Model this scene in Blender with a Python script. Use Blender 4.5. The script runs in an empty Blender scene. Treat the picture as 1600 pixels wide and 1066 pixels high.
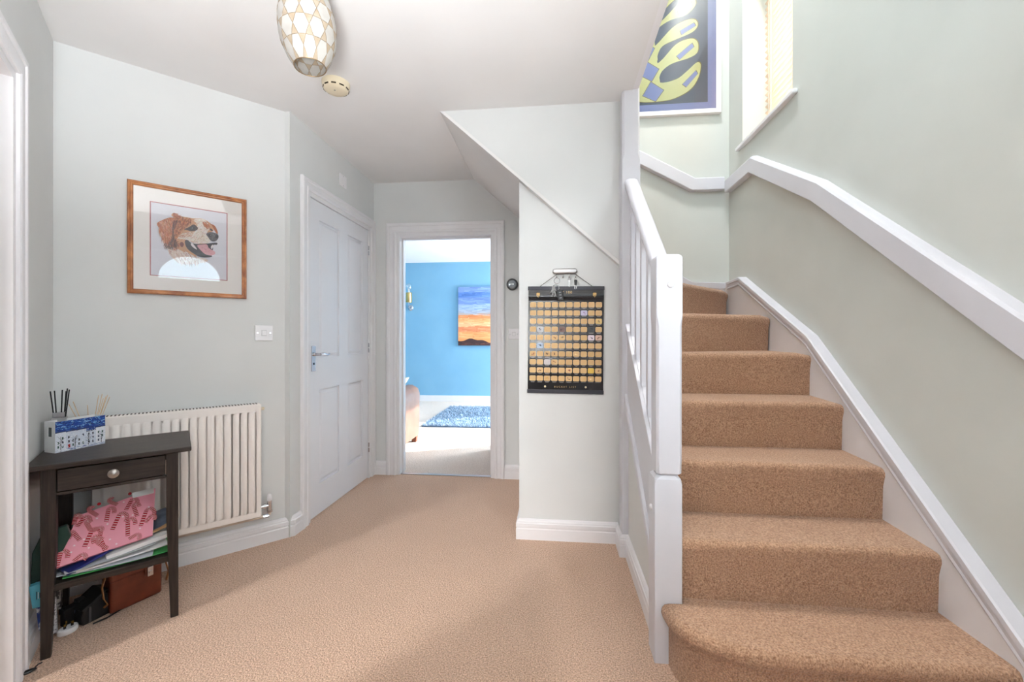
import bpy, bmesh, math, random
from mathutils import Matrix, Vector
random.seed(7)
S = bpy.context.scene
C = S.collection
# ------------------------------------------------------------------ camera
FPX, CY, CAMH = 650.0, 528.0, 1.12            # focal length and horizon in photo pixels, camera height
YAW = math.atan(66 / 650)
cam = bpy.data.objects.new('camera', bpy.data.cameras.new('camera'))
C.objects.link(cam)
cam.location = (0, 0, CAMH)
cam.rotation_euler = (math.pi / 2, 0, YAW)
cam.data.sensor_width = 36
cam.data.lens = FPX / 1600 * 36
cam.data.shift_y = -5 / 1600
cam.data.clip_start = 0.02
S.camera = cam
# ------------------------------------------------------------------ world, lights, exposure
W = bpy.data.worlds.new('sky'); S.world = W; W.use_nodes = True
bgn = W.node_tree.nodes['Background']
bgn.inputs[0].default_value = (0.70, 0.90, 1.0, 1)
bgn.inputs[1].default_value = 4.5
S.view_settings.view_transform = 'Standard'
S.view_settings.look = 'None'
S.view_settings.gamma = 1
S.view_settings.use_curve_mapping = False
S.view_settings.exposure = 1.16
SQ = math.sqrt(.5)
P0 = (-2.13, 1.57)                            # corner of the wall with the dog print and the left wall

def area(name, loc, direction, sx, sy, power, col=(1, 1, 1), spread=180):
    l = bpy.data.lights.new(name, 'AREA'); l.shape = 'RECTANGLE'
    l.size, l.size_y, l.energy, l.color = sx, sy, power, col
    l.spread = math.radians(spread)
    o = bpy.data.objects.new(name, l); C.objects.link(o)
    o.location = loc
    o.rotation_euler = Vector(direction).to_track_quat('-Z', 'Z').to_euler()
    return o

def DW(a, d, z):                              # a along the dog wall, d out from it
    return (P0[0] + (a + d) * SQ, P0[1] + (a - d) * SQ, z)
sun = bpy.data.lights.new('sun', 'SUN'); sun.energy = 6; sun.angle = math.radians(.6); sun.color = (1, .97, .93)
so = bpy.data.objects.new('sun', sun); C.objects.link(so)
so.rotation_euler = Vector((-.924, -.383, -.40)).to_track_quat('-Z', 'Y').to_euler()
so.location = (6, 9, 6)
# daylight: left room, stair window, living room; added fill: side light and both lamps
area('fill_side_light', DW(1.30, 3.08, 1.45), (-SQ, SQ, .05), .30, 1.1, 8, (.98, .99, 1))  # added fill from an unseen window beside the front door
area('daylight_left_room', DW(-3.42, 1.58, 1.95), (SQ, SQ, -.48), .30, .55, 10.5, (1, .98, .96), 64)
area('daylight_stair_window', (1.62, 2.74, 3.1), (-1, 0, -.15), .6, 1.15, 7, (1, .98, .96))
area('daylight_living_room', (2.46, 6.38, 1.15), (-1, -.12, .0), 1.5, 2.0, 160, (1, .98, .97))
area('stair_fill_light', (.80, 2.2, 4.93), (0, -.1, -1), .34, .34, 34, (1, 1, 1))  # added fill from above, to brighten the treads
area('added_floor_fill', (-.03, -.36, .92), (-.36, .36, 1), .34, .34, 22, (.96, .985, 1), 100)  # added fill behind the camera, bounced off the ceiling

# ------------------------------------------------------------------ pixels of the photo to points on known planes
FW = (-math.sin(YAW), math.cos(YAW)); RT = (math.cos(YAW), math.sin(YAW))
def ray(u, v):
    r = (u - 800) / FPX
    return (FW[0] + r * RT[0], FW[1] + r * RT[1], (CY - v) / FPX)
def onplane(u, v, p, n):
    d = ray(u, v); t = (p[0] * n[0] + p[1] * n[1]) / (d[0] * n[0] + d[1] * n[1])
    return (t * d[0], t * d[1], CAMH + t * d[2])
def onD(u, v, d=0.0):                         # -> (a, z) on the plane d in front of the dog wall
    q = onplane(u, v, DW(0, d, 0), (SQ, -SQ))
    return ((q[0] - P0[0] + q[1] - P0[1]) * SQ, q[2])
def onY(u, v, Y):
    q = onplane(u, v, (0, Y), (0, 1)); return (q[0], q[2])
def onX(u, v, X):
    q = onplane(u, v, (X, 0), (1, 0)); return (q[1], q[2])
def onZ(u, v, z=0):
    d = ray(u, v); t = (z - CAMH) / d[2]; return (t * d[0], t * d[1])

# ------------------------------------------------------------------ materials
def lin(c):
    c = c / 255
    return c / 12.92 if c <= .04045 else ((c + .055) / 1.055) ** 2.4
def rgb(t): return (lin(t[0]), lin(t[1]), lin(t[2]), 1)
MATS = {}
def mat(name, col, rough=.6, metal=0, col2=None, nscale=40, bump=0, bscale=200, bdist=.002, spec=.5, trans=0, stretch=None, detail=3, emit=0, coat=0, ramp=(.35, .65)):
    if name in MATS: return MATS[name]
    m = bpy.data.materials.new(name); m.use_nodes = True
    nt = m.node_tree; b = nt.nodes['Principled BSDF']
    b.inputs['Base Color'].default_value = rgb(col)
    b.inputs['Roughness'].default_value = rough
    b.inputs['Metallic'].default_value = metal
    b.inputs['Specular IOR Level'].default_value = spec
    b.inputs['Coat Weight'].default_value = coat
    if trans: b.inputs['Transmission Weight'].default_value = trans
    if col2 or bump:
        tc = nt.nodes.new('ShaderNodeTexCoord'); mp = nt.nodes.new('ShaderNodeMapping')
        nt.links.new(tc.outputs['Object'], mp.inputs['Vector'])
        if stretch: mp.inputs['Scale'].default_value = stretch
    if col2:
        n = nt.nodes.new('ShaderNodeTexNoise'); n.inputs['Scale'].default_value = nscale; n.inputs['Detail'].default_value = detail
        nt.links.new(mp.outputs[0], n.inputs['Vector'])
        r = nt.nodes.new('ShaderNodeValToRGB')
        r.color_ramp.elements[0].position = ramp[0]; r.color_ramp.elements[0].color = rgb(col)
        r.color_ramp.elements[1].position = ramp[1]; r.color_ramp.elements[1].color = rgb(col2)
        nt.links.new(n.outputs['Fac'], r.inputs[0]); nt.links.new(r.outputs[0], b.inputs['Base Color'])
    if bump:
        n2 = nt.nodes.new('ShaderNodeTexNoise'); n2.inputs['Scale'].default_value = bscale; n2.inputs['Detail'].default_value = 2
        nt.links.new(mp.outputs[0], n2.inputs['Vector'])
        bp = nt.nodes.new('ShaderNodeBump'); bp.inputs['Strength'].default_value = bump; bp.inputs['Distance'].default_value = bdist
        nt.links.new(n2.outputs['Fac'], bp.inputs['Height']); nt.links.new(bp.outputs[0], b.inputs['Normal'])
    MATS[name] = m
    return m
def ink_mat(name, rough=.6, coat=0, metal=0):
    if name in MATS: return MATS[name]
    m = bpy.data.materials.new(name); m.use_nodes = True
    b = m.node_tree.nodes['Principled BSDF']; b.inputs['Roughness'].default_value = rough
    b.inputs['Coat Weight'].default_value = coat; b.inputs['Metallic'].default_value = metal
    at = m.node_tree.nodes.new('ShaderNodeAttribute'); at.attribute_name = 'ink'
    m.node_tree.links.new(at.outputs['Color'], b.inputs['Base Color'])
    MATS[name] = m
    return m
def thin_glass(name='thin_glass', tint=(1, 1, 1), ior=1.5):
    if name in MATS: return MATS[name]
    m = bpy.data.materials.new(name); m.use_nodes = True; nt = m.node_tree
    nt.nodes.remove(nt.nodes['Principled BSDF'])
    tr = nt.nodes.new('ShaderNodeBsdfTransparent'); tr.inputs[0].default_value = (*tint, 1)
    gl = nt.nodes.new('ShaderNodeBsdfGlossy'); gl.inputs['Roughness'].default_value = 0.0
    fr = nt.nodes.new('ShaderNodeFresnel'); fr.inputs['IOR'].default_value = ior
    mx = nt.nodes.new('ShaderNodeMixShader')
    nt.links.new(fr.outputs[0], mx.inputs[0]); nt.links.new(tr.outputs[0], mx.inputs[1]); nt.links.new(gl.outputs[0], mx.inputs[2])
    nt.links.new(mx.outputs[0], nt.nodes['Material Output'].inputs[0])
    MATS[name] = m
    return m
def carpet_mat(name, dark, light, scale=190):
    if name in MATS: return MATS[name]
    m = bpy.data.materials.new(name); m.use_nodes = True; nt = m.node_tree; b = nt.nodes['Principled BSDF']
    b.inputs['Roughness'].default_value = 1; b.inputs['Specular IOR Level'].default_value = .1
    b.inputs['Sheen Weight'].default_value = .25; b.inputs['Sheen Roughness'].default_value = .6
    tc = nt.nodes.new('ShaderNodeTexCoord')
    n = nt.nodes.new('ShaderNodeTexNoise'); n.inputs['Scale'].default_value = scale; n.inputs['Detail'].default_value = 4; n.inputs['Roughness'].default_value = .7
    big = nt.nodes.new('ShaderNodeTexNoise'); big.inputs['Scale'].default_value = 5; big.inputs['Detail'].default_value = 3
    v = nt.nodes.new('ShaderNodeTexVoronoi'); v.inputs['Scale'].default_value = scale * .9
    for x in (n, big, v): nt.links.new(tc.outputs['Object'], x.inputs['Vector'])
    r = nt.nodes.new('ShaderNodeValToRGB')
    r.color_ramp.elements[0].position = .34; r.color_ramp.elements[0].color = rgb(dark)
    r.color_ramp.elements[1].position = .62; r.color_ramp.elements[1].color = rgb(light)
    nt.links.new(n.outputs['Fac'], r.inputs[0])
    mx = nt.nodes.new('ShaderNodeMix'); mx.data_type = 'RGBA'; mx.blend_type = 'MULTIPLY'
    mr = nt.nodes.new('ShaderNodeMapRange'); mr.inputs[3].default_value = .0; mr.inputs[4].default_value = .22
    nt.links.new(big.outputs['Fac'], mr.inputs[0]); nt.links.new(mr.outputs[0], mx.inputs[0])
    nt.links.new(r.outputs[0], mx.inputs[6]); mx.inputs[7].default_value = (.72, .68, .64, 1)
    nt.links.new(mx.outputs[2], b.inputs['Base Color'])
    bp = nt.nodes.new('ShaderNodeBump'); bp.inputs['Strength'].default_value = .8; bp.inputs['Distance'].default_value = .004
    ad = nt.nodes.new('ShaderNodeMath'); ad.operation = 'SUBTRACT'
    nt.links.new(n.outputs['Fac'], ad.inputs[0]); nt.links.new(v.outputs['Distance'], ad.inputs[1])
    nt.links.new(ad.outputs[0], bp.inputs['Height']); nt.links.new(bp.outputs[0], b.inputs['Normal'])
    MATS[name] = m
    return m
wall_p = mat('wall_paint', (224, 225, 224), .85, col2=(221, 222, 221), nscale=3, bump=.04, bscale=350, bdist=.001, spec=.25)
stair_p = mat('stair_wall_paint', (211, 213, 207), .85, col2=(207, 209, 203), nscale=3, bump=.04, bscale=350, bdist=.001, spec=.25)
ceil_p = mat('ceiling_paint', (234, 232, 231), .9, col2=(231, 229, 228), nscale=3, bump=.05, bscale=300, bdist=.001, spec=.2)
blue_p = mat('blue_paint', (132, 184, 214), .8, col2=(128, 180, 211), nscale=3, bump=.04, bscale=350, bdist=.001)
gloss_w_dim = mat('white_gloss_dimmed', (217, 216, 222), .35, col2=(214, 213, 219), nscale=6)  # white gloss darkened to offset the strong lamp light on the stair
gloss_w = mat('white_gloss', (238, 236, 238), .35, spec=.5, col2=(235, 233, 235), nscale=6)
door_w = mat('door_white', (236, 236, 240), .42, bump=.12, bscale=60, bdist=.001, stretch=(9, 9, .8))
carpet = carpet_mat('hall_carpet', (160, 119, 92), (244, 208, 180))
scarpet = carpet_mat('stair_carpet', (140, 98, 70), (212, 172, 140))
lcarpet = carpet_mat('living_carpet', (190, 168, 150), (232, 218, 205), 120)
darkwood = mat('black_brown_wood', (36, 29, 26), .45, col2=(60, 50, 45), nscale=9, bump=.25, bscale=60, bdist=.0015, stretch=(1, 14, 14), coat=.05, spec=.35)
darkwood_v = mat('black_brown_wood_upright', (36, 29, 26), .45, col2=(56, 46, 41), nscale=9, bump=.25, bscale=60, bdist=.0015, stretch=(14, 14, 1), coat=.05, spec=.35)
chrome = mat('chrome', (200, 200, 204), .16, 1)
brass = mat('brass', (214, 176, 110), .28, 1)
silver = mat('brushed_silver', (196, 194, 194), .33, 1, bump=.1, bscale=120, stretch=(1, 1, 30))
plastic_w = mat('white_plastic', (238, 236, 238), .3)
plastic_c = mat('cream_plastic', (228, 214, 186), .4)
plastic_k = mat('black_plastic', (22, 22, 24), .35)
glass = thin_glass()

# ------------------------------------------------------------------ mesh builder
class MB:
    def __init__(s): s.v = []; s.f = []; s.mi = []; s.cur = 0
    def add(s, vs, fs):
        o = len(s.v); s.v += [tuple(x) for x in vs]
        for f in fs: s.f.append([i + o for i in f]); s.mi.append(s.cur)
        return s
    def box(s, x0, x1, y0, y1, z0, z1, T=None):
        vs = [(x, y, z) for z in (z0, z1) for y in (y0, y1) for x in (x0, x1)]
        if T: vs = [T @ Vector(q) for q in vs]
        return s.add(vs, [(0, 2, 3, 1), (4, 5, 7, 6), (0, 1, 5, 4), (2, 6, 7, 3), (0, 4, 6, 2), (1, 3, 7, 5)])
    def prism(s, poly, axis, lo, hi, T=None):
        mk = {'x': lambda p, h: (h, p[0], p[1]), 'y': lambda p, h: (p[0], h, p[1]), 'z': lambda p, h: (p[0], p[1], h)}[axis]
        n = len(poly); vs = [mk(p, lo) for p in poly] + [mk(p, hi) for p in poly]
        if T: vs = [T @ Vector(q) for q in vs]
        return s.add(vs, [list(range(n))[::-1], list(range(n, 2 * n))] + [(i, (i + 1) % n, n + (i + 1) % n, n + i) for i in range(n)])
    def loft(s, loops, cap=True, closed=False):
        n = len(loops[0]); vs = [p for l in loops for p in l]; fs = []
        m = len(loops)
        for k in range(m if closed else m - 1):
            k2 = (k + 1) % m
            for i in range(n): j = (i + 1) % n; fs.append((k * n + i, k * n + j, k2 * n + j, k2 * n + i))
        if cap and not closed: fs += [list(range(n))[::-1], list(range((m - 1) * n, m * n))]
        return s.add(vs, fs)
    def tube(s, pts, r, n=8, closed=False):
        pts = [Vector(p) for p in pts]; m = len(pts); loops = []; up = None
        rs = r if isinstance(r, (list, tuple)) else [r] * m
        for k, p in enumerate(pts):
            a = pts[(k - 1) % m] if (k or closed) else p; b = pts[(k + 1) % m] if (k < m - 1 or closed) else p
            t = (b - a).normalized()
            if up is None: up = Vector((0, 0, 1)) if abs(t.z) < .9 else Vector((1, 0, 0))
            u = t.cross(up).normalized(); w = u.cross(t).normalized(); up = w
            loops.append([p + (u * math.cos(2 * math.pi * i / n) + w * math.sin(2 * math.pi * i / n)) * rs[k] for i in range(n)])
        return s.loft(loops, True, closed)
    def lathe(s, prof, n=24, T=None):
        loops = [[Vector((r * math.cos(2 * math.pi * i / n), r * math.sin(2 * math.pi * i / n), z)) for i in range(n)] for r, z in prof]
        if T: loops = [[T @ q for q in l] for l in loops]
        return s.loft(loops)
    def sweep(s, path, prof, mapf, closed=False):
        # path in a plane, profile (offset to the left of travel, height); mitred corners
        m = len(path); loops = []
        for k, p in enumerate(path):
            p = Vector(p)
            d1 = (p - Vector(path[k - 1])).normalized() if (k or closed) else None
            d2 = (Vector(path[(k + 1) % m]) - p).normalized() if (k < m - 1 or closed) else None
            if d1 is None: d1 = d2
            if d2 is None: d2 = d1
            n1 = Vector((-d1.y, d1.x)); n2 = Vector((-d2.y, d2.x)); nn = (n1 + n2)
            nn = nn / max(.2, nn.dot(n1)) if nn.length > 1e-6 else n1
            loops.append([mapf(p.x + nn.x * o, p.y + nn.y * o, h) for o, h in prof])
        return s.loft(loops, True, closed)
    def build(s, name, m, parent=None, bevel=0, seg=2, smooth=35, subsurf=0):
        me = bpy.data.meshes.new(name); me.from_pydata(s.v, [], s.f)
        ms = m if isinstance(m, list) else [m]
        for x in ms: me.materials.append(x)
        me.polygons.foreach_set('material_index', s.mi)
        bm = bmesh.new(); bm.from_mesh(me); bmesh.ops.recalc_face_normals(bm, faces=bm.faces); bm.to_mesh(me); bm.free()
        if smooth:
            me.polygons.foreach_set('use_smooth', [True] * len(me.polygons)); me.set_sharp_from_angle(angle=math.radians(smooth))
        o = bpy.data.objects.new(name, me); C.objects.link(o)
        if parent: o.parent = parent
        if bevel:
            b = o.modifiers.new('bevel', 'BEVEL'); b.width = bevel; b.segments = seg; b.limit_method = 'ANGLE'; b.angle_limit = math.radians(40)
            b.harden_normals = True
        if subsurf:
            b = o.modifiers.new('subsurf', 'SUBSURF'); b.levels = subsurf; b.render_levels = subsurf
        return o
def B(*a, T=None): return MB().box(*a, T=T)
class Ink:
    """flat printed or painted colour: polygons in a local (x, z) plane, each layer a hair in front of the one before"""
    def __init__(s, y=0.0, step=2e-6): s.v = []; s.f = []; s.c = []; s.y = y; s.step = step
    def poly(s, pts, col):
        o = len(s.v); s.y -= s.step
        s.v += [(p[0], s.y, p[1]) for p in pts]; s.f.append(list(range(o, o + len(pts)))); s.c.append(rgb(col))
    def rect(s, x0, x1, z0, z1, col): s.poly([(x0, z0), (x1, z0), (x1, z1), (x0, z1)], col)
    def stroke(s, p, q, w, col, w2=None):
        d = Vector((q[0] - p[0], q[1] - p[1])); L = d.length or 1e-6; n = Vector((-d.y, d.x)) / L; w2 = w if w2 is None else w2
        s.poly([(p[0] - n.x * w / 2, p[1] - n.y * w / 2), (q[0] - n.x * w2 / 2, q[1] - n.y * w2 / 2), (q[0] + n.x * w2 / 2, q[1] + n.y * w2 / 2), (p[0] + n.x * w / 2, p[1] + n.y * w / 2)], col)
    def disc(s, x, z, r, col, rz=None, n=14): s.poly([(x + r * math.cos(2 * math.pi * i / n), z + (rz or r) * math.sin(2 * math.pi * i / n)) for i in range(n)], col)
    def rrect(s, x0, x1, z0, z1, r, col):
        p = []
        for cx, cz, a0 in ((x1 - r, z1 - r, 0), (x0 + r, z1 - r, 90), (x0 + r, z0 + r, 180), (x1 - r, z0 + r, 270)):
            for k in range(4): a = math.radians(a0 + 30 * k); p.append((cx + r * math.cos(a), cz + r * math.sin(a)))
        s.poly(p, col)
    def build(s, name, m, parent=None):
        me = bpy.data.meshes.new(name); me.from_pydata(s.v, [], s.f); me.materials.append(m)
        at = me.color_attributes.new('ink', 'FLOAT_COLOR', 'CORNER'); i = 0
        for f, c in zip(s.f, s.c):
            for _ in f: at.data[i].color = c; i += 1
        o = bpy.data.objects.new(name, me); C.objects.link(o); o.parent = parent
        return o
def smooth_poly(pts, k=4):
    n = len(pts); out = []
    for i in range(n):
        p0, p1, p2, p3 = [Vector(pts[(i + j) % n]) for j in (-1, 0, 1, 2)]
        for q in range(k):
            t = q / k
            out.append(tuple(.5 * ((2 * p1) + (p2 - p0) * t + (2 * p0 - 5 * p1 + 4 * p2 - p3) * t * t + (3 * p1 - p0 - 3 * p2 + p3) * t ** 3)))
    return out
def text_mesh(txt, size, m, parent, loc, name='lettering', align='CENTER', spacing=1.0, ext=.0002):
    cu = bpy.data.curves.new(name, 'FONT'); cu.body = txt; cu.size = size; cu.align_x = align; cu.extrude = ext; cu.space_character = spacing
    t = bpy.data.objects.new(name, cu); C.objects.link(t)
    bpy.context.view_layer.update()
    me = bpy.data.meshes.new_from_object(t.evaluated_get(bpy.context.evaluated_depsgraph_get()))
    bpy.data.objects.remove(t); me.materials.clear(); me.materials.append(m)
    for v in me.vertices: v.co = (v.co.x + loc[0], -v.co.z + loc[1], v.co.y + loc[2])
    o = bpy.data.objects.new(name, me); C.objects.link(o); o.parent = parent
    return o
def tag(o, label, cat, group=None):
    o['label'] = label; o['category'] = cat
    if group: o['group'] = group
    return o
def struct(o): o['kind'] = 'structure'; return o
def thing(name, label, cat, T=Matrix(), group=None):
    o = bpy.data.objects.new(name, None); C.objects.link(o); o.matrix_world = T; o.empty_display_size = .05
    tag(o, label, cat, group)
    return o
def frame(x, y, deg, z=0): return Matrix.Translation((x, y, z)) @ Matrix.Rotation(math.radians(deg), 4, 'Z')
def copy_tree(o, parent=None):
    c = o.copy(); C.objects.link(c)
    if parent: c.parent = parent
    for ch in list(o.children): copy_tree(ch, c)
    return c
# wall frames: local x to the right as seen from the room, y into the wall, z up
F_DOG = frame(P0[0], P0[1], 45)
F_LEFT = frame(P0[0], P0[1], 135)             # the wall runs towards -x
HC = DW(0, 3.0, 0)                            # corner of left wall and front wall
F_FRONT = frame(HC[0], HC[1], 225)            # the wall runs towards -x
XC = -1.475; YC = XC + 3.70                   # corridor wall
YF = 3.29; YN = 2.32; XE = -.195; XW = 1.305; ZC = 2.39
F_COR = frame(XC, 0, 90)
F_FAR = frame(0, YF, 0)
F_NEAR = frame(0, YN, 0)
F_RIGHT = frame(XW, 0, -90)                   # local x = -world y
RISE, GO, Y1, PITCH = .209, .2325, 1.265, .887
def SOF(x): return 1.503 + (.36 - x) * .887   # underside of the upper flight

# ================================================================== SETTING
def sbuild(mb, name, m, T=None, **k):
    o = struct(mb.build(name, m, smooth=0, **k))
    if T is not None: o.matrix_world = T
    return o
sbuild(B(-6.2, 2.6, -4.2, 3.35, -.1, 0), 'floor', carpet)
sbuild(B(-4.0, 2.6, 3.35, 7.3, -.1, .001), 'floor_living', lcarpet)
cb = MB(); cb.box(-6.2, .40, -4.2, 2.28, ZC, 2.62); cb.box(-4.0, -.64, 2.28, 3.4, ZC, 2.62); cb.box(.40, 1.42, -1.5, .62, ZC, 2.62)
sbuild(cb, 'ceiling', ceil_p)
sbuild(B(-4.0, 2.6, 3.41, 7.3, 2.45, 2.6), 'ceiling_living', mat('ceiling_bright', (236, 236, 238), .9, col2=(233, 233, 236), nscale=3))
sbuild(B(-3.6, 1.5, -.6, 3.5, 5.0, 5.1), 'ceiling_upper', ceil_p)
# dog wall, from the left corner to the corridor
LD = (YC - P0[1]) / SQ
sbuild(B(-.1, LD - .004, 0, .1, 0, ZC), 'wall_left', wall_p, F_DOG)
# wall with the doorway at the far left of the view (local x = -distance from the corner)
OL0, OL1, OLZ = .565, 1.345, 1.975
m = MB(); m.box(-OL0, .0, 0, .1, 0, ZC); m.box(-3.1, -OL1, 0, .1, 0, ZC); m.box(-OL1, -OL0, 0, .1, OLZ, ZC)
sbuild(m, 'wall_left_doorway', wall_p, F_LEFT)
# front wall behind the camera with door and an added side light opening
FD0, FD1, SL0, SL1 = .09, .99, 1.14, 1.46
m = MB(); m.box(-.0, -FD0, 0, .12, 0, ZC); m.box(-FD1, -FD0, 0, .12, 2.03, ZC); m.box(-SL0, -FD1, 0, .12, 0, ZC)
m.box(-SL1, -SL0, 0, .12, 0, .85); m.box(-SL1, -SL0, 0, .12, 2.05, ZC); m.box(-2.0, -SL1, 0, .12, 0, ZC)
sbuild(m, 'wall_front', wall_p, F_FRONT)
# corridor wall with door 1
DC0, DC1, DCZ = 2.365, 3.215, 1.995
m = MB(); m.box(YC - .03, DC0, 0, .1, 0, ZC); m.box(DC1, YF + .02, 0, .1, 0, ZC); m.box(DC0, DC1, 0, .1, DCZ, ZC)
sbuild(m, 'wall_corridor', wall_p, F_COR)
# far wall with doorway into the living room, runs on as the back wall of the stair
OF0, OF1, OFZ = -1.283, -.475, 1.972
m = MB(); m.box(-4.0, OF0, YF, YF + .12, 0, 2.6); m.box(OF1, -.1, YF, YF + .12, 0, 2.6); m.box(OF0, OF1, YF, YF + .12, OFZ, 2.6)
sbuild(m, 'wall_far', wall_p)
sbuild(B(-.1, XW + .1, YF - .02, YF + .12, 0, 5.0).box(-3.6, -.1, YF, YF + .12, 2.6, 5), 'wall_stair_back', stair_p)
# wall below the upper flight, with the poster
m = MB(); m.prism([(XE, 0), (.36, 0), (.36, SOF(.36)), (XE, SOF(XE))], 'y', YN, YN + .1); m.box(XE, XE + .1, YN + .1, YF, 0, SOF(XE))
sbuild(m, 'wall_near', wall_p)
m = MB(); m.prism([(-.615, ZC), (.36, SOF(.36) + .02), (.36, 2.64), (-.615, 2.64)], 'y', 2.28, 2.36)
sbuild(m, 'wall_above_stair', wall_p)
m = MB(); m.prism([(-.64, ZC + .002), (.36, SOF(.36)), (.36, SOF(.36) + .019), (-.61, ZC + .002)], 'y', 2.281, YF)
sbuild(m, 'ceiling_soffit', ceil_p)
m = MB(); m.prism([(XE, SOF(XE) - .0015), (.358, SOF(.358) - .0015), (.358, SOF(.358)), (XE, SOF(XE))], 'y', 2.28, YN + .001)
sbuild(m, 'trim_soffit_edge', wall_p)
# right wall up to the first floor with the stair window
WY0, WY1, WZ0, WZ1 = 2.435, 3.045, 2.445, 3.66
m = MB(); m.box(XW, XW + .28, .3, WY0, 0, 5); m.box(XW, XW + .28, WY1, YF + .1, 0, 5); m.box(XW, XW + .28, WY0, WY1, 0, WZ0); m.box(XW, XW + .28, WY0, WY1, WZ1, 5)
sbuild(m, 'wall_right', stair_p)
# first floor round the stair well
m = MB(); m.box(-3.6, -1.6, -.7, -.6, 2.6, 5); m.box(.4, 1.5, -.7, -.6, 2.6, 5); m.box(-1.6, .4, -.7, -.6, 2.6, 3.35); m.box(-1.6, .4, -.7, -.6, 4.55, 5); m.box(-3.7, -3.6, -.7, 3.4, 2.6, 5); m.box(XW, XW + .1, -.7, .3, 2.4, 5)
sbuild(m, 'wall_upper', stair_p)
# left room
m = MB(); m.box(-3.1, -1.75, 3.5, 3.6, 0, ZC); m.box(-1.41, 1.2, 3.5, 3.6, 0, ZC); m.box(-1.75, -1.41, 3.5, 3.6, 0, 1.65); m.box(-1.75, -1.41, 3.5, 3.6, 2.25, ZC); m.box(-3.2, -3.1, .1, 3.6, 0, ZC); m.box(1.2, 1.3, .1, 3.6, 0, ZC)
sbuild(m, 'wall_left_room', wall_p, F_LEFT)
# living room
sbuild(B(-4.0, 2.6, 7.17, 7.3, 0, 2.6), 'wall_living_far', blue_p)
m = MB(); m.box(-4.1, -4.0, YF, 7.3, 0, 2.6); m.box(-.1, 2.6, YF + .1, YF + .2, 0, 2.6)
m.box(2.5, 2.6, YF + .1, 5.57, 0, 2.6); m.box(2.5, 2.6, 5.57, 7.3, 2.15, 2.6); m.box(2.5, 2.6, 7.16, 7.3, 0, 2.6)
sbuild(m, 'wall_living_side', blue_p)
sbuild(B(-4.0, 2.4, 7.15, 7.17, 0, .105), 'baseboard_living', gloss_w, bevel=.004)

# ---- skirting boards
SK = [(0, 0), (.017, 0), (.017, .058), (.0145, .062), (.0145, .067), (.017, .070), (.017, .088), (.0125, .093), (.0125, .098), (.007, .108), (0, .112)]
def plan_sweep(name, path, prof=SK):
    m = MB(); m.sweep(path, prof, lambda x, y, h: (x, y, h)); return struct(m.build(name, gloss_w, smooth=20))
def Dxy(a, d): q = DW(a, d, 0); return (q[0], q[1])
# the room lies to the left of travel
plan_sweep('baseboard_left', [(XC, DC0 - .072), (XC, YC), P0, Dxy(0, .482)])
plan_sweep('baseboard_far', [(OF0 - .083, YF), (XC, YF)])
plan_sweep('baseboard_near', [(.347, YN), (XE, YN), (XE, YF), (OF1 + .083, YF)])
# ---- architraves and door linings
AR = [(0, 0), (0, .013), (.006, .017), (.016, .017), (.020, .013), (.044, .015), (.048, .020), (.062, .020), (.068, .015), (.068, 0)]
def scale_prof(p, w): k = w / p[-1][0]; return [(o * k, h) for o, h in p]
def architrave(name, T, x0, x1, ztop, wl, depth, stop=True):
    """door lining and moulded architrave as one piece of trim"""
    m = MB()
    m.sweep([(x1, 0), (x1, ztop), (x0, ztop), (x0, 0)][::-1], scale_prof(AR, wl), lambda x, z, h: (x, -h, z))
    m.box(x0, x0 + .028, -.004, depth, 0, ztop); m.box(x1 - .028, x1, -.004, depth, 0, ztop); m.box(x0 + .028, x1 - .028, -.004, depth, ztop - .028, ztop)
    if stop:
        a, b = stop
        m.box(x0 + .028, x0 + .04, a, b, 0, ztop - .028); m.box(x1 - .04, x1 - .028, a, b, 0, ztop - .028); m.box(x0 + .04, x1 - .04, a, b, ztop - .04, ztop - .028)
    o = struct(m.build(name, gloss_w, smooth=20)); o.matrix_world = T
    return o
architrave('trim_1', F_COR, DC0 - .006, DC1 + .004, DCZ + .012, .068, .11, (.045, .06))
architrave('trim_2', F_FAR, OF0, OF1, OFZ, .082, .13, (.05, .065))
architrave('trim_3', F_LEFT, -OL1, -OL0, OLZ, .075, .11, (.05, .065))
struct(B(OF0 + .02, OF1 - .02, YF + .012, YF + .045, 0, .006).build('trim_threshold', silver, bevel=.002))
struct(B(.372, .43, .62, 2.18, 2.392, 2.63).build('trim_stairwell', gloss_w, bevel=.003))

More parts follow.
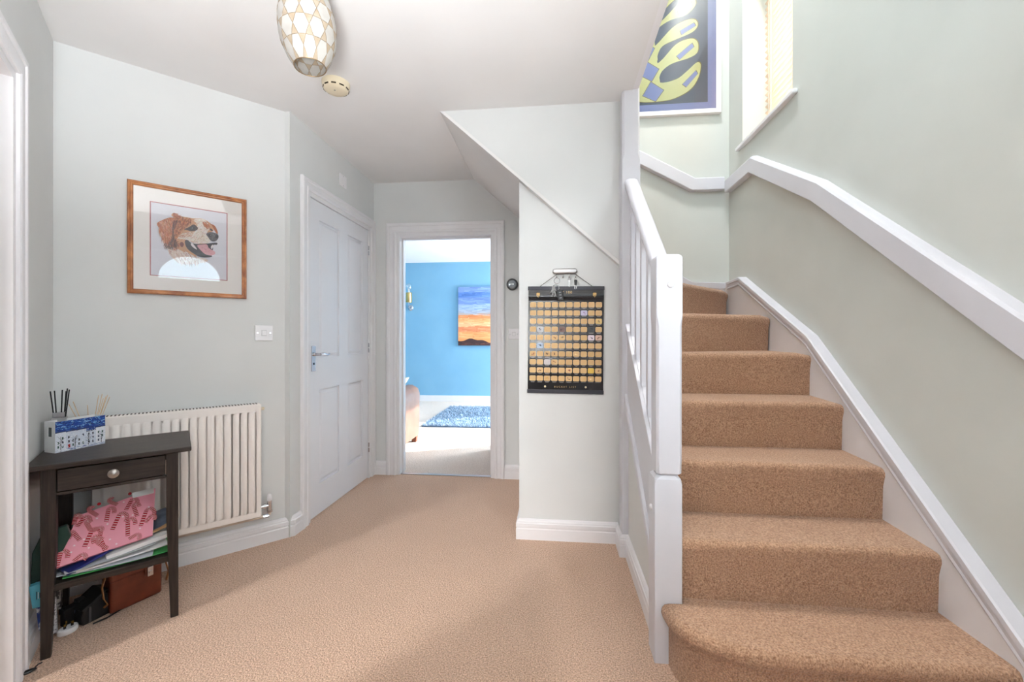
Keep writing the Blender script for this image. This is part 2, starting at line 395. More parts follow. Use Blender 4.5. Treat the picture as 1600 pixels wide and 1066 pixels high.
# ---- panel doors
def panel(w0, w1, z0, z1, y, parent, m):
    """fielded panel: a sloping border round a flat raised field"""
    mb = MB(); e = .028
    o = [(w0, y + .012, z0), (w1, y + .012, z0), (w1, y + .012, z1), (w0, y + .012, z1)]
    i1 = [(w0 + .010, y + .0135, z0 + .010), (w1 - .010, y + .0135, z0 + .010), (w1 - .010, y + .0135, z1 - .010), (w0 + .010, y + .0135, z1 - .010)]
    i2 = [(w0 + e, y + .002, z0 + e), (w1 - e, y + .002, z0 + e), (w1 - e, y + .002, z1 - e), (w0 + e, y + .002, z1 - e)]
    bk = [(x, y + .03, z) for x, _, z in o]
    mb.loft([bk, o, i1, i2])
    return mb.build('panel', m, parent, smooth=0)
def leaf(w, h, panels, y, parent, m, name='door_leaf'):
    mb = MB(); xs = sorted({0, w} | {x for p in panels for x in p[:2]}); zs = sorted({0, h} | {z for p in panels for z in p[2:]})
    for i in range(len(xs) - 1):
        for j in range(len(zs) - 1):
            cx, cz = (xs[i] + xs[i + 1]) / 2, (zs[j] + zs[j + 1]) / 2
            if any(p[0] < cx < p[1] and p[2] < cz < p[3] for p in panels): continue
            mb.box(xs[i], xs[i + 1], y, y + .038, zs[j], zs[j + 1])
    bm = bmesh.new()
    o = mb.build(name, m, parent, smooth=0)
    bm.from_mesh(o.data); bmesh.ops.remove_doubles(bm, verts=bm.verts, dist=1e-5)
    seen = {}
    for f in bm.faces: seen.setdefault(tuple(sorted(v.index for v in f.verts)), []).append(f)
    bmesh.ops.delete(bm, geom=[f for k in seen.values() if len(k) > 1 for f in k], context='FACES_ONLY')
    bmesh.ops.recalc_face_normals(bm, faces=bm.faces); bm.to_mesh(o.data); bm.free()
    for p in panels: panel(*p, y, parent, m)
    return o
door1 = bpy.data.objects.new('door_1', None); C.objects.link(door1); struct(door1); door1.matrix_world = F_COR @ Matrix.Translation((DC0 + .026, .004, .008))
dw, dh = DC1 - DC0 - .056, 1.968
px = lambda y: y - DC0 - .026
pans = [(px(2.495), px(2.742), .985, 1.855), (px(2.860), px(3.095), .985, 1.855), (px(2.495), px(2.742), .19, .785), (px(2.860), px(3.095), .19, .785)]
leaf(dw, dh, pans, 0, door1, door_w)
pl_ = B(-.021, .021, -.007, 0, .905, 1.062).build('handle_plate', chrome, door1, bevel=.003); pl_.location.x = .034
hm = MB(); hm.lathe([(.011, 0), (.011, .006), (.008, .010), (.008, .045), (.0, .046)], 16, Matrix.Translation((.034, -.007, 1.010)) @ Matrix.Rotation(math.radians(90), 4, 'X'))
hm.tube([(.034, -.05, 1.010), (.06, -.052, 1.012), (.09, -.052, 1.009), (.115, -.05, 1.003), (.14, -.046, 1.010)], [.009, .0085, .007, .0065, .006], 10)
hm.build('lever_handle', chrome, door1)
MB().lathe([(.007, 0), (.007, .002), (0, .002)], 14, Matrix.Translation((.034, -.0072, .952)) @ Matrix.Rotation(math.radians(90), 4, 'X')).build('keyhole', plastic_k, door1)
for z in (.20, .995, 1.77):
    h = MB(); h.tube([(dw + .004, -.006, z), (dw + .004, -.006, z + .034)], .006, 10); h.tube([(dw + .004, -.006, z + .041), (dw + .004, -.006, z + .075)], .006, 10); h.build('hinge', chrome, door1)
# open door into the living room
door3 = bpy.data.objects.new('door_3', None); C.objects.link(door3); struct(door3)
door3.matrix_world = frame(OF1 - .012, YF + .125, 97.0, .008)
leaf(.75, 1.96, [(.1, .33, .97, 1.85), (.42, .65, .97, 1.85), (.1, .33, .19, .78), (.42, .65, .19, .78)], -.038, door3, door_w)
B(.68, .72, -.001, .006, .90, 1.06).build('handle_plate', chrome, door3, bevel=.002)
MB().tube([(.70, .0, 1.0), (.70, .052, 1.0), (.67, .055, 1.0), (.59, .05, 1.0)], .008, 8).build('lever_handle', chrome, door3)
for z in (.22, 1.0, 1.72): MB().tube([(-.004, .004, z), (-.004, .004, z + .075)], .006, 8).build('hinge', chrome, door3)
# front door with half-moon light, behind the camera
door2 = bpy.data.objects.new('door_2', None); C.objects.link(door2); struct(door2); door2.matrix_world = F_FRONT @ Matrix.Translation((-FD1, .03, .01))
wd = FD1 - FD0
hx = FD1 - .541                                # middle of the half-moon in leaf coordinates
HMB, HMW, HMH = 1.735, .262, .245
pans = [(.13, .40, .22, .80), (.50, .77, .22, .80), (.13, .40, .95, 1.55), (.50, .77, .95, 1.55)]
leaf(wd, HMB, pans, 0, door2, door_w)
arch = [(hx + HMW * math.cos(math.pi * k / 24), HMB + HMH * math.sin(math.pi * k / 24)) for k in range(25)]
MB().prism([(0, HMB), (0, 2.01), (wd, 2.01), (wd, HMB)] + arch, 'y', 0, .04).build('door_top', door_w, door2, smooth=0)
MB().prism(arch, 'y', .018, .022).build('half_moon_pane', glass, door2, smooth=0)
MB().sweep(arch[::-1], [(0, 0), (0, .012), (.02, .012), (.02, 0)], lambda x, z, h: (x, -h, z)).build('half_moon_bead', door_w, door2)
B(.02, .06, -.012, 0, .95, 1.15).build('handle_plate', chrome, door2, bevel=.003)
win2 = bpy.data.objects.new('added_window_2', None); C.objects.link(win2); struct(win2); win2.matrix_world = F_FRONT  # unseen window, added to bring light into the hall
m = MB(); m.sweep([(-SL1, .85), (-SL0, .85), (-SL0, 2.05), (-SL1, 2.05)], [(0, 0), (.05, 0), (.05, .05), (0, .05)], lambda x, z, h: (x, h + .04, z), True); m.build('window_frame', gloss_w, win2, bevel=.003)
B(-SL1 + .04, -SL0 - .04, .06, .066, .89, 2.01).build('pane', glass, win2, smooth=0)
# stair window
win1 = bpy.data.objects.new('window_1', None); C.objects.link(win1); struct(win1); win1.matrix_world = F_RIGHT
m = MB(); m.sweep([(-WY1, WZ0), (-WY0, WZ0), (-WY0, WZ1), (-WY1, WZ1)], [(0, 0), (.055, 0), (.055, .05), (0, .05)], lambda x, z, h: (x, h + .20, z), True); m.build('window_frame', gloss_w, win1, bevel=.004)
B(-WY1 + .05, -WY0 - .05, .222, .226, WZ0 + .05, WZ1 - .05).build('pane', glass, win1, smooth=0)
sl = [(-WY1 - .055, -.028), (-WY0 + .055, -.028), (-WY0 + .055, 0), (-WY0, 0), (-WY0, .20), (-WY1, .20), (-WY1, 0), (-WY1 - .055, 0)]
MB().prism(sl, 'z', WZ0 - .004, WZ0 + .020).build('window_sill', gloss_w, win1, bevel=.006, seg=3)
# landing window added to let light in, and the left room's window, both unseen
win4 = bpy.data.objects.new('added_window_4', None); C.objects.link(win4); struct(win4)  # added opening that lets sky light into the stair well
m = MB(); m.sweep([(-1.6, 3.35), (.4, 3.35), (.4, 4.55), (-1.6, 4.55)], [(0, 0), (.05, 0), (.05, .05), (0, .05)], lambda x, z, h: (x, -.70 + h, z), True); m.build('window_frame', gloss_w, win4)
win5 = bpy.data.objects.new('window_5', None); C.objects.link(win5); struct(win5); win5.matrix_world = F_LEFT
m = MB(); m.sweep([(-1.75, 1.65), (-1.41, 1.65), (-1.41, 2.25), (-1.75, 2.25)], [(0, 0), (.02, 0), (.02, .05), (0, .05)], lambda x, z, h: (x, 3.52 + h, z), True); m.build('window_frame', gloss_w, win5)
# patio doors of the living room
win3 = bpy.data.objects.new('window_3', None); C.objects.link(win3); struct(win3)
m = MB()
for y0, y1 in ((5.57, 7.16),): m.sweep([(y0, 0), (y1, 0), (y1, 2.15), (y0, 2.15)], [(0, 0), (.02, 0), (.02, .05), (0, .05)], lambda y, z, h: (2.52 + h, y, z), True)
m.build('window_frame', gloss_w, win3)

# ================================================================== STAIRCASE
st = thing('staircase', 'beige carpeted staircase rising past the white newel post and turning left', 'staircase', Matrix.Translation((.85, 1.265, 0)))
STO = Vector((.85, 1.265, 0))
def stb(mb, name, m, **k):
    mb.v = [tuple(Vector(q) - STO) for q in mb.v]; return mb.build(name, m, st, **k)
XS0, XS1 = .44, 1.267
def yk(k): return Y1 + GO * (k - 1)
# bottom step with a rounded end wrapping round the newel
bull = [(XS1, yk(2) + .03), (XS1, Y1), (.64, Y1)]
for k in range(1, 9):
    a = math.radians(270 - 11.25 * k); bull.append((.64 + .27 * math.cos(a), Y1 + .185 + .185 * math.sin(a)))
bull += [(.368, Y1 + .207), (.442, Y1 + .209), (.442, yk(2) + .03)]
m = MB(); n = len(bull)
def ring(off, z):
    out = []
    for i in range(n):
        p = Vector(bull[i]); a = Vector(bull[i - 1]); b = Vector(bull[(i + 1) % n])
        n1 = Vector((-(p - a).y, (p - a).x)).normalized(); n2 = Vector((-(b - p).y, (b - p).x)).normalized()
        q = p + (n1 + n2).normalized() * off
        if i in (0, n - 1, n - 2): q = p
        if i == n - 3: q = Vector((p.x - off, p.y))
        if i == 1: q = Vector((p.x, p.y - off))
        out.append((q.x, q.y, z))
    return out
zt = RISE
prof = [(-.022, 0), (-.022, zt - .062), (-.016, zt - .056), (-.002, zt - .046), (.003, zt - .030), (.0, zt - .014), (-.008, zt - .004), (-.022, zt)]
m.loft([ring(o, z) for o, z in prof])
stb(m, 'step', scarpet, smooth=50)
def step(poly_front, back, z):
    """carpeted step: poly_front = [left, right] of the nosing line, back = far outline, z = tread height"""
    (xa, ya), (xb, yb) = poly_front
    d = Vector((xb - xa, yb - ya)).normalized(); nrm = Vector((d.y, -d.x))
    m = MB(); pr = [(-.014, -RISE - .004), (-.010, -.07), (-.004, -.045), (.0, -.03), (-.001, -.016), (-.007, -.006), (-.018, -.001), (-.035, 0)]
    NX = 14; L = []
    for k in range(NX + 1):
        t = k / NX; wob = .0015 * math.sin(t * 9 + z * 13); row = []
        drop = .012 * max(0, 1 - (1 - t) * NX / .9) ** 2 if t > .9 else 0
        for o, h in pr:
            q = Vector((xa, ya)).lerp(Vector((xb, yb)), t) + nrm * (o + wob - drop * .5)
            row.append((q.x, q.y, z + h - (drop if h > -.1 else 0)))
        bq = Vector(back[0]).lerp(Vector(back[1]), t); row.append((bq.x, bq.y, z - (drop * .2)))
        L.append(row)
    npr = len(L[0]); vs = [p for r in L for p in r]; fs = []
    for k in range(NX):
        for i in range(npr - 1): fs.append((k * npr + i, (k + 1) * npr + i, (k + 1) * npr + i + 1, k * npr + i + 1))
    m.add(vs, fs)
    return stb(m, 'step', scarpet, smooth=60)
for k in (2, 3, 4): step([(XS0 - .04, yk(k)), (XS1, yk(k))], [(XS0 - .04, yk(k + 1) + .03), (XS1, yk(k + 1) + .03)], k * RISE)
step([(XS0 - .04, yk(5)), (XS1, yk(5))], [(XS0, 2.26), (XS1, 2.64)], 5 * RISE)
step([(XS0 - .005, 2.215), (XS1, 2.587)], [(XS0, 2.29), (XS1, 3.21)], 6 * RISE)
step([(XS0 - .005, 2.262), (XS1, 3.18)], [(XS0 - .03, 2.29), (.86, 3.27)], 7 * RISE)
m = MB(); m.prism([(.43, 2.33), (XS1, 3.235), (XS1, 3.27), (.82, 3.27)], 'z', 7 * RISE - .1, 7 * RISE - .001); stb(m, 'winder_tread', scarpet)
step([(.405, 2.275), (.84, 3.265)], [(.36, 2.29), (.36, 3.265)], 8 * RISE)
for k in range(9, 14):
    x = .36 - .236 * (k - 9)
    step([(x, 2.37), (x, 3.265)], [(x - .26, 2.37), (x - .26, 3.265)], k * RISE)
# wall string with moulded capping
stp = [(.93, .012), (1.262, .301), (2.215, 1.128), (2.99, 1.532), (3.265, 1.532)]
m = MB(); m.prism([(.93, 0)] + stp + [(3.265, .9), (2.2, .3), (1.4, 0)], 'x', XS1, XW); stb(m, 'wall_string', gloss_w, smooth=0)
m = MB(); m.sweep(stp[:4] + [(3.19, 1.525)], [(-.052, 0), (-.052, .008), (-.045, .011), (-.038, .008), (-.020, .010), (-.016, .016), (.0, .016), (.004, .010), (.004, -.037), (-.052, -.03)], lambda y, z, h: (XS1 - h, y, z)); stb(m, 'string_moulding', gloss_w_dim, smooth=20)
bsp = [(1.30, 1.525), (1.03, 1.535), (.40, 1.90), (.1, 2.16)]
m = MB(); m.prism(bsp + [(.1, 1.7), (.4, 1.4), (1.30, 1.2)], 'y', 3.246, 3.272); stb(m, 'wall_string', gloss_w, smooth=0)
m = MB(); m.sweep(bsp, [(.04, 0), (.04, .010), (0, .014), (-.004, .010), (-.004, -.02), (.04, -.02)], lambda x, z, h: (x, 3.246 - h, z)); stb(m, 'string_moulding', gloss_w_dim, smooth=20)

# ---- balustrade
bal = thing('balustrade', 'white painted stair balustrade with two square newel posts beside the carpeted steps', 'balustrade', Matrix.Translation((.394, 1.52, 0)))
BO = Vector((.394, 1.52, 0))
def blb(mb, name, m=gloss_w_dim, par=bal, **k):
    mb.v = [tuple(Vector(q) - BO) for q in mb.v]; return mb.build(name, m, par, **k)
def octo(cx, cy, h, c, z): return [(cx + x, cy + y, z) for x, y in ((-h, -h + c), (-h + c, -h), (h - c, -h), (h, -h + c), (h, h - c), (h - c, h), (-h + c, h), (-h, h - c))]
n1x, n1y = .394, 1.52
m = MB(); m.loft([octo(n1x - .004, n1y, .046, .002, 0), octo(n1x - .004, n1y, .046, .002, .615), octo(n1x - .004, n1y, .044, .006, .632), octo(n1x - .004, n1y, .036, .014, .643)]); low = blb(m, 'newel_base', smooth=25)
m = MB(); m.loft([octo(n1x, n1y, .034, .01, .643), octo(n1x, n1y, .042, .009, .652), octo(n1x, n1y, .043, .008, .70), octo(n1x, n1y, .043, .008, 1.16), octo(n1x, n1y, .044, .002, 1.20), octo(n1x, n1y, .044, .002, 1.395), octo(n1x, n1y, .041, .004, 1.403), octo(n1x, n1y, .036, .006, 1.409)]); up = blb(m, 'newel_post', smooth=25)
dome = [(.0105, 0), (.0105, .003), (.009, .006), (.005, .008), (0, .0085)]
def dome_at(p, T, par): 
    m = MB(); m.lathe(dome, 16, Matrix.Translation(p) @ T); blb(m, 'cover_button', plastic_w, par)
RX = Matrix.Rotation(math.radians(90), 4, 'X'); RYm = Matrix.Rotation(math.radians(-90), 4, 'Y')
dome_at((.397, n1y - .044, 1.302), RX, up); dome_at((n1x - .050, 1.52, .52), RYm, low)
n2x, n2y = .392, 2.226
m = MB(); m.loft([octo(n2x, n2y, .046, .002, 0), octo(n2x, n2y, .046, .002, 2.0), octo(n2x, n2y, .046, .002, 2.03), octo(n2x, n2y, .044, .010, 2.06), octo(n2x, n2y, .044, .010, 3.2)]); blb(m, 'newel_post', smooth=25)
plan_sweep('baseboard_newel', [(.439, 2.18), (.346, 2.18), (.346, 2.30)], [(o * .9, h) for o, h in SK])
def zrail(y): return 1.385 + PITCH * (y - 1.56)
ry0, ry1 = n1y + .044, n2y - .044
m = MB()
sec = [(-.030, -.052), (-.034, -.03), (-.034, -.016), (-.026, -.004), (-.012, 0), (.012, 0), (.026, -.004), (.034, -.016), (.034, -.03), (.030, -.052)]
m.loft([[(n1x + x, y, zrail(y) + z) for x, z in sec] for y in (ry0, ry1)]); blb(m, 'handrail', smooth=50)
def zstr(y): return .612 + PITCH * (y - 1.56)
m = MB(); m.prism([(ry0, zstr(ry0)), (ry1, zstr(ry1)), (ry1, zstr(ry1) - .33), (ry0, zstr(ry0) - .33)], 'x', .372, .412); blb(m, 'string_board', smooth=0)
m = MB(); m.prism([(ry0, zstr(ry0) + .03), (ry1, zstr(ry1) + .03), (ry1, zstr(ry1)), (ry0, zstr(ry0))], 'x', .362, .424); blb(m, 'base_rail', bevel=.004)
m = MB(); m.prism([(ry0, zstr(ry0) - .33), (ry1, zstr(ry1) - .33), (ry1, zstr(ry1) - .385), (ry0, zstr(ry0) - .385)], 'x', .357, .40); blb(m, 'string_moulding', bevel=.006, seg=3)
for k in range(5):
    y = ry0 + (ry1 - ry0) * (k + .5) / 5; h = .0165
    m = MB(); m.loft([[(n1x - h, y - h, zstr(y - h) + .028), (n1x + h, y - h, zstr(y - h) + .028), (n1x + h, y + h, zstr(y + h) + .028), (n1x - h, y + h, zstr(y + h) + .028)], [(n1x - h, y - h, zrail(y - h) - .05), (n1x + h, y - h, zrail(y - h) - .05), (n1x + h, y + h, zrail(y + h) - .05), (n1x - h, y + h, zrail(y + h) - .05)]]); blb(m, 'baluster', smooth=0)
for k in range(4):                                # infill fillets in the grooved base rail
    y = ry0 + (ry1 - ry0) * (k + 1) / 5; L = .042
    m = MB(); m.prism([(y - L, zstr(y - L) + .029), (y + L, zstr(y + L) + .029), (y + L, zstr(y + L) + .036), (y - L, zstr(y - L) + .036)], 'x', n1x - .016, n1x + .016); blb(m, 'fillet', smooth=0)
# wall below the balustrade and its skirting
m = MB(); m.prism([(ry0, 0), (ry1, 0), (ry1, zstr(ry1) - .34), (ry0, zstr(ry0) - .34)], 'x', .378, .41); sbuild(m, 'wall_spandrel', wall_p)
plan_sweep('baseboard_stair', [(.378, ry0), (.378, ry1)], SK)

# ---- handrail on the walls
rail = thing('wall_handrail', 'white painted flat handrail fixed along the stair walls above the steps', 'handrail', Matrix.Translation((1.28, 1.0, 0)))
def rlb(mb, name, **k):
    mb.v = [tuple(Vector(q) - Vector((1.28, 1.0, 0))) for q in mb.v]; return mb.build(name, gloss_w_dim, rail, **k)
rp = [(.80, .775), (1.247, 1.112), (2.165, 1.835), (2.84, 2.245), (3.225, 2.245)]
sect = [(-.046, 0), (-.049, .004), (-.049, .042), (-.044, .048), (.036, .048), (.045, .040), (.049, .030), (.049, .0)]
m = MB(); m.sweep(rp, sect, lambda y, z, h: (XW - h, y, z)); rlb(m, 'rail', smooth=25)
rb = [(1.255, 2.270), (1.037, 2.270), (.646, 2.487), (-.2, 2.96)]
m = MB(); m.sweep(rb, [(-o, h) for o, h in sect], lambda x, z, h: (x, YF - .02 - h, z)); rlb(m, 'rail', smooth=25)

# ================================================================== THINGS ON THE WALLS
# ---- framed dog print
fa0, fa1, fz0, fz1 = .233, .700, 1.327, 1.852
pic = thing('framed_print', 'framed portrait of a tan and white dog with open mouth in an oak frame', 'picture', F_DOG @ Matrix.Translation(((fa0 + fa1) / 2, 0, fz0)))
cxp = (fa0 + fa1) / 2
wx = (fa1 - fa0) / 2; hz = fz1 - fz0
oak = mat('oak_frame', (150, 84, 40), .35, col2=(198, 128, 72), nscale=7, stretch=(3, 3, 3), bump=.1, bscale=60, coat=.3)
m = MB(); m.sweep([(-wx, 0), (wx, 0), (wx, hz), (-wx, hz)], [(0, 0), (0, .016), (.004, .021), (.010, .022), (.013, .018), (.017, .017), (.021, .012), (.022, .004), (.022, 0)], lambda x, z, h: (x, -h, z), True); m.build('frame', oak, pic, smooth=25)
B(-wx + .004, wx - .004, -.004, -.001, .004, hz - .004).build('backing', mat('backing_board', (150, 130, 105), .9), pic, smooth=0)
ix = wx - .0215
card = mat('mount_card', (244, 236, 230), .9, bump=.05, bscale=500)
pa0, pa1, pz0, pz1 = .312 - cxp, .6165 - cxp, 1.416 - fz0, 1.768 - fz0
m = MB()
m.box(-ix, pa0, -.0075, -.005, .0215, hz - .0215); m.box(pa1, ix, -.0075, -.005, .0215, hz - .0215); m.box(pa0, pa1, -.0075, -.005, .0215, pz0); m.box(pa0, pa1, -.0075, -.005, pz1, hz - .0215)
m.build('mount', card, pic, smooth=0)
m = MB(); m.sweep([(pa0, pz0), (pa1, pz0), (pa1, pz1), (pa0, pz1)], [(0, 0), (0, .0006), (.0035, .0006), (.0035, 0)], lambda x, z, h: (x, -.0062 - h, z), True); m.build('mount_line', mat('mount_red', (168, 66, 74), .8), pic, smooth=0)
ink = Ink(-.0045)
ink.rect(pa0 - .002, pa1 + .002, pz0 - .002, pz1 + .002, (226, 222, 228))
def dg(x, y):                                  # enlarged-crop pixel -> print plane
    a, z = onD(230 + x / 8.2, 320 + y / 8.2, .005); return (a - cxp, z - fz0)
def dpoly(pts, col, k=4): ink.poly([dg(*p) for p in smooth_poly(pts, k)], col)
rnd = random.Random(3)
def fur(region, n, ang, cols, L=40, w=4, spread=.35):
    """tapered hair strokes scattered in a crop-pixel polygon"""
    xs = [p[0] for p in region]; ys = [p[1] for p in region]
    def inside(x, y):
        c = False; j = len(region) - 1
        for i in range(len(region)):
            xi, yi = region[i]; xj, yj = region[j]
            if (yi > y) != (yj > y) and x < (xj - xi) * (y - yi) / (yj - yi) + xi: c = not c
            j = i
        return c
    k = 0; tries = 0
    while k < n and tries < n * 20:
        tries += 1
        x, y = rnd.uniform(min(xs), max(xs)), rnd.uniform(min(ys), max(ys))
        if not inside(x, y): continue
        a = math.radians(ang) + rnd.gauss(0, spread); l = L * rnd.uniform(.5, 1.2)
        c = rnd.choice(cols); c = tuple(max(0, min(255, v + rnd.randint(-8, 8))) for v in c)
        p, q = dg(x, y), dg(x + l * math.cos(a), y + l * math.sin(a))
        ink.stroke(p, q, w * .00048 * rnd.uniform(.6, 1.2), c, .0001); k += 1
neck = [(255, 500), (330, 480), (420, 520), (520, 610), (640, 680), (780, 705), (720, 740), (600, 760), (440, 760), (330, 690), (270, 600)]
dpoly(neck, (224, 200, 186))
fur(neck, 180, 60, [(190, 120, 86), (236, 214, 200), (160, 92, 66), (246, 234, 226)], 60, 5)
head = [(330, 110), (400, 140), (480, 155), (600, 175), (690, 175), (770, 210), (830, 260), (850, 330), (800, 360), (770, 390), (790, 440), (780, 490), (700, 505), (600, 490), (520, 460), (500, 520), (560, 600), (640, 660), (560, 650), (440, 590), (330, 540), (270, 510), (310, 400), (320, 250), (355, 180), (310, 140)]
dpoly(head, (214, 160, 122))
brown1 = [(330, 115), (420, 145), (560, 170), (600, 205), (540, 240), (480, 290), (430, 340), (380, 420), (420, 500), (400, 560), (300, 530), (310, 420), (330, 280), (360, 190)]
fur(brown1, 420, 110, [(176, 92, 54), (196, 112, 70), (150, 72, 44), (212, 140, 96), (122, 58, 38)], 55, 5)
cream = [(600, 195), (680, 178), (750, 205), (800, 300), (770, 350), (770, 400), (810, 455), (780, 492), (650, 495), (560, 465), (480, 445), (400, 430), (430, 380), (520, 350), (600, 345), (650, 310), (640, 250)]
dpoly(cream, (240, 226, 214))
fur(cream, 260, 150, [(248, 240, 232), (230, 210, 194), (214, 184, 160), (252, 248, 244)], 45, 5)
fur([(400, 380), (520, 350), (620, 345), (560, 420), (430, 420)], 90, 170, [(206, 150, 112), (226, 186, 156), (190, 124, 88)], 45, 5)
fur([(705, 205), (760, 225), (805, 275), (770, 300), (715, 260)], 90, 60, [(190, 104, 62), (206, 132, 90), (168, 84, 50)], 36, 6)
ear = [(125, 240), (190, 200), (290, 165), (365, 182), (335, 240), (322, 330), (332, 400), (300, 470), (268, 512), (225, 490), (190, 450), (180, 400), (155, 360), (150, 300)]
dpoly(ear, (196, 118, 78))
fur(ear, 520, 75, [(186, 100, 60), (206, 128, 88), (220, 152, 116), (160, 80, 50), (230, 180, 150)], 70, 5, .25)
fur([(330, 200), (400, 190), (350, 290), (330, 330)], 70, 100, [(84, 42, 34), (110, 58, 44), (140, 70, 48)], 45, 5, .2)
fur([(300, 430), (370, 440), (400, 520), (330, 560), (240, 540)], 120, 100, [(96, 62, 56), (70, 46, 46), (140, 90, 70)], 45, 5)
fur([(310, 110), (350, 105), (420, 150), (360, 170)], 50, 20, [(150, 74, 44), (190, 110, 70)], 50, 6, .3)
fur([(215, 490), (260, 490), (250, 560), (225, 560)], 20, 100, [(120, 70, 56), (150, 96, 76)], 40, 5)
dpoly([(800, 243), (860, 268), (892, 318), (905, 372), (880, 362), (850, 310), (830, 270)], (176, 96, 58))
dpoly([(480, 315), (540, 285), (590, 255), (635, 280), (648, 310), (620, 335), (560, 342), (520, 330)], (66, 52, 52))
dpoly([(530, 305), (565, 285), (605, 290), (610, 315), (570, 328)], (34, 30, 34)); ink.disc(*dg(570, 306), .0044, (96, 92, 94)); ink.disc(*dg(570, 306), .0022, (20, 18, 22))
ink.disc(*dg(580, 298), .0012, (240, 240, 244))
dpoly([(800, 308), (825, 312), (842, 335), (815, 335)], (54, 44, 46))
dpoly([(755, 378), (800, 352), (850, 358), (902, 378), (914, 420), (885, 462), (842, 472), (805, 452), (782, 420)], (96, 88, 92))
dpoly([(778, 385), (815, 372), (838, 392), (815, 412), (790, 410)], (40, 36, 40)); dpoly([(868, 392), (898, 384), (908, 416), (884, 436), (866, 418)], (44, 40, 44))
fur([(790, 370), (880, 370), (890, 440), (830, 450)], 50, 90, [(130, 122, 126), (70, 62, 66), (160, 154, 158)], 14, 4)
dpoly([(484, 462), (520, 456), (560, 488), (640, 505), (760, 500), (888, 488), (892, 514), (850, 518), (842, 575), (820, 640), (830, 668), (750, 678), (670, 668), (590, 625), (525, 575), (490, 520)], (58, 54, 60))
dpoly([(640, 525), (700, 512), (765, 512), (790, 560), (862, 598), (868, 632), (820, 652), (745, 636), (690, 590)], (226, 172, 178))
fur([(660, 530), (760, 520), (800, 580), (850, 620), (760, 625)], 60, 35, [(214, 150, 158), (238, 196, 200), (200, 130, 140)], 30, 5)
dpoly([(558, 500), (585, 500), (640, 575), (605, 560), (570, 530)], (238, 228, 228)); dpoly([(815, 540), (840, 512), (846, 540), (826, 572)], (232, 222, 222))
dpoly([(490, 600), (560, 640), (650, 675), (760, 690), (700, 712), (580, 690), (480, 640)], (236, 220, 208))
fur([(480, 590), (560, 640), (700, 690), (600, 720), (460, 640)], 100, 50, [(244, 234, 226), (206, 168, 144), (170, 110, 84)], 50, 4)
dpoly([(420, 490), (450, 480), (470, 510), (450, 545), (425, 530)], (126, 60, 44))
fur([(322, 250), (350, 230), (345, 330), (350, 420), (310, 480), (300, 440), (325, 380)], 70, 95, [(70, 36, 30), (96, 50, 38), (120, 64, 46)], 40, 5, .2)
fur([(640, 330), (760, 360), (740, 470), (560, 440)], 60, 150, [(222, 196, 178), (206, 174, 152), (250, 244, 238)], 50, 4, .5)
ink.build('portrait', ink_mat('portrait_ink', .8), pic)
B(-ix, ix, -.0115, -.0095, .0215, hz - .0215).build('glass_pane', glass, pic, smooth=0)

# ---- switches and small fittings
def switch(name, label, T, w=.086, h=.084, rocker=True):
    t = thing(name, label, 'light switch', T)
    B(-w / 2, w / 2, -.009, 0, -h / 2, h / 2).build('plate', plastic_w, t, bevel=.004, seg=3)
    if rocker:
        MB().prism([(-.0, -.013), (-.009, .013), (-.0105, -.013)][::1], 'x', -.010, .010, Matrix.Translation((0, -.008, 0))).build('rocker', plastic_w, t, bevel=.001)
        B(-.0125, .0125, -.0094, -.0085, -.0155, .0155).build('rocker_surround', mat('switch_shadow_gap', (206, 204, 206), .4), t)
        for x in (-.030, .030): MB().lathe([(.0034, 0), (.0034, .0012), (0, .0012)], 12, Matrix.Translation((x, -.009, 0)) @ RX).build('screw', chrome, t)
    return t
switch('light_switch', 'white single rocker light switch below the dog portrait', F_DOG @ Matrix.Translation((.781, 0, 1.146)))
switch('light_switch', 'white light switch on the wall right of the doorway, under the round thermostat', F_FAR @ Matrix.Translation((-.318, 0, 1.150)))
t = thing('blank_plate', 'small white blank plate on the wall above the panelled door', 'wall plate', F_COR @ Matrix.Translation((2.778, 0, 2.217)))
B(-.047, .047, -.007, 0, -.042, .042).build('plate', plastic_w, t, bevel=.003)
B(-.030, .030, -.009, -.006, -.028, .028).build('cover', plastic_w, t, bevel=.002)
for z in (-.033, .033): MB().lathe([(.003, 0), (.003, .001), (0, .001)], 10, Matrix.Translation((0, -.007, z)) @ RX).build('screw', chrome, t)
t = thing('thermostat', 'round black thermostat with silver dial on the wall right of the doorway', 'thermostat', F_FAR @ Matrix.Translation((-.330, 0, 1.542)))
MB().lathe([(.042, 0), (.046, .006), (.046, .020), (.043, .026), (.034, .028), (.0, .028)], 32, RX).build('ring', plastic_k, t)
MB().lathe([(.033, .027), (.033, .030), (.024, .034), (0, .036)], 28, RX).build('dial', mat('dial_grey', (150, 158, 164), .25, .6), t)
B(-.014, -.003, -.0375, -.034, -.004, .004).box(.002, .013, -.0375, -.034, -.004, .004).build('display', mat('display_pale', (236, 240, 240), .4), t)

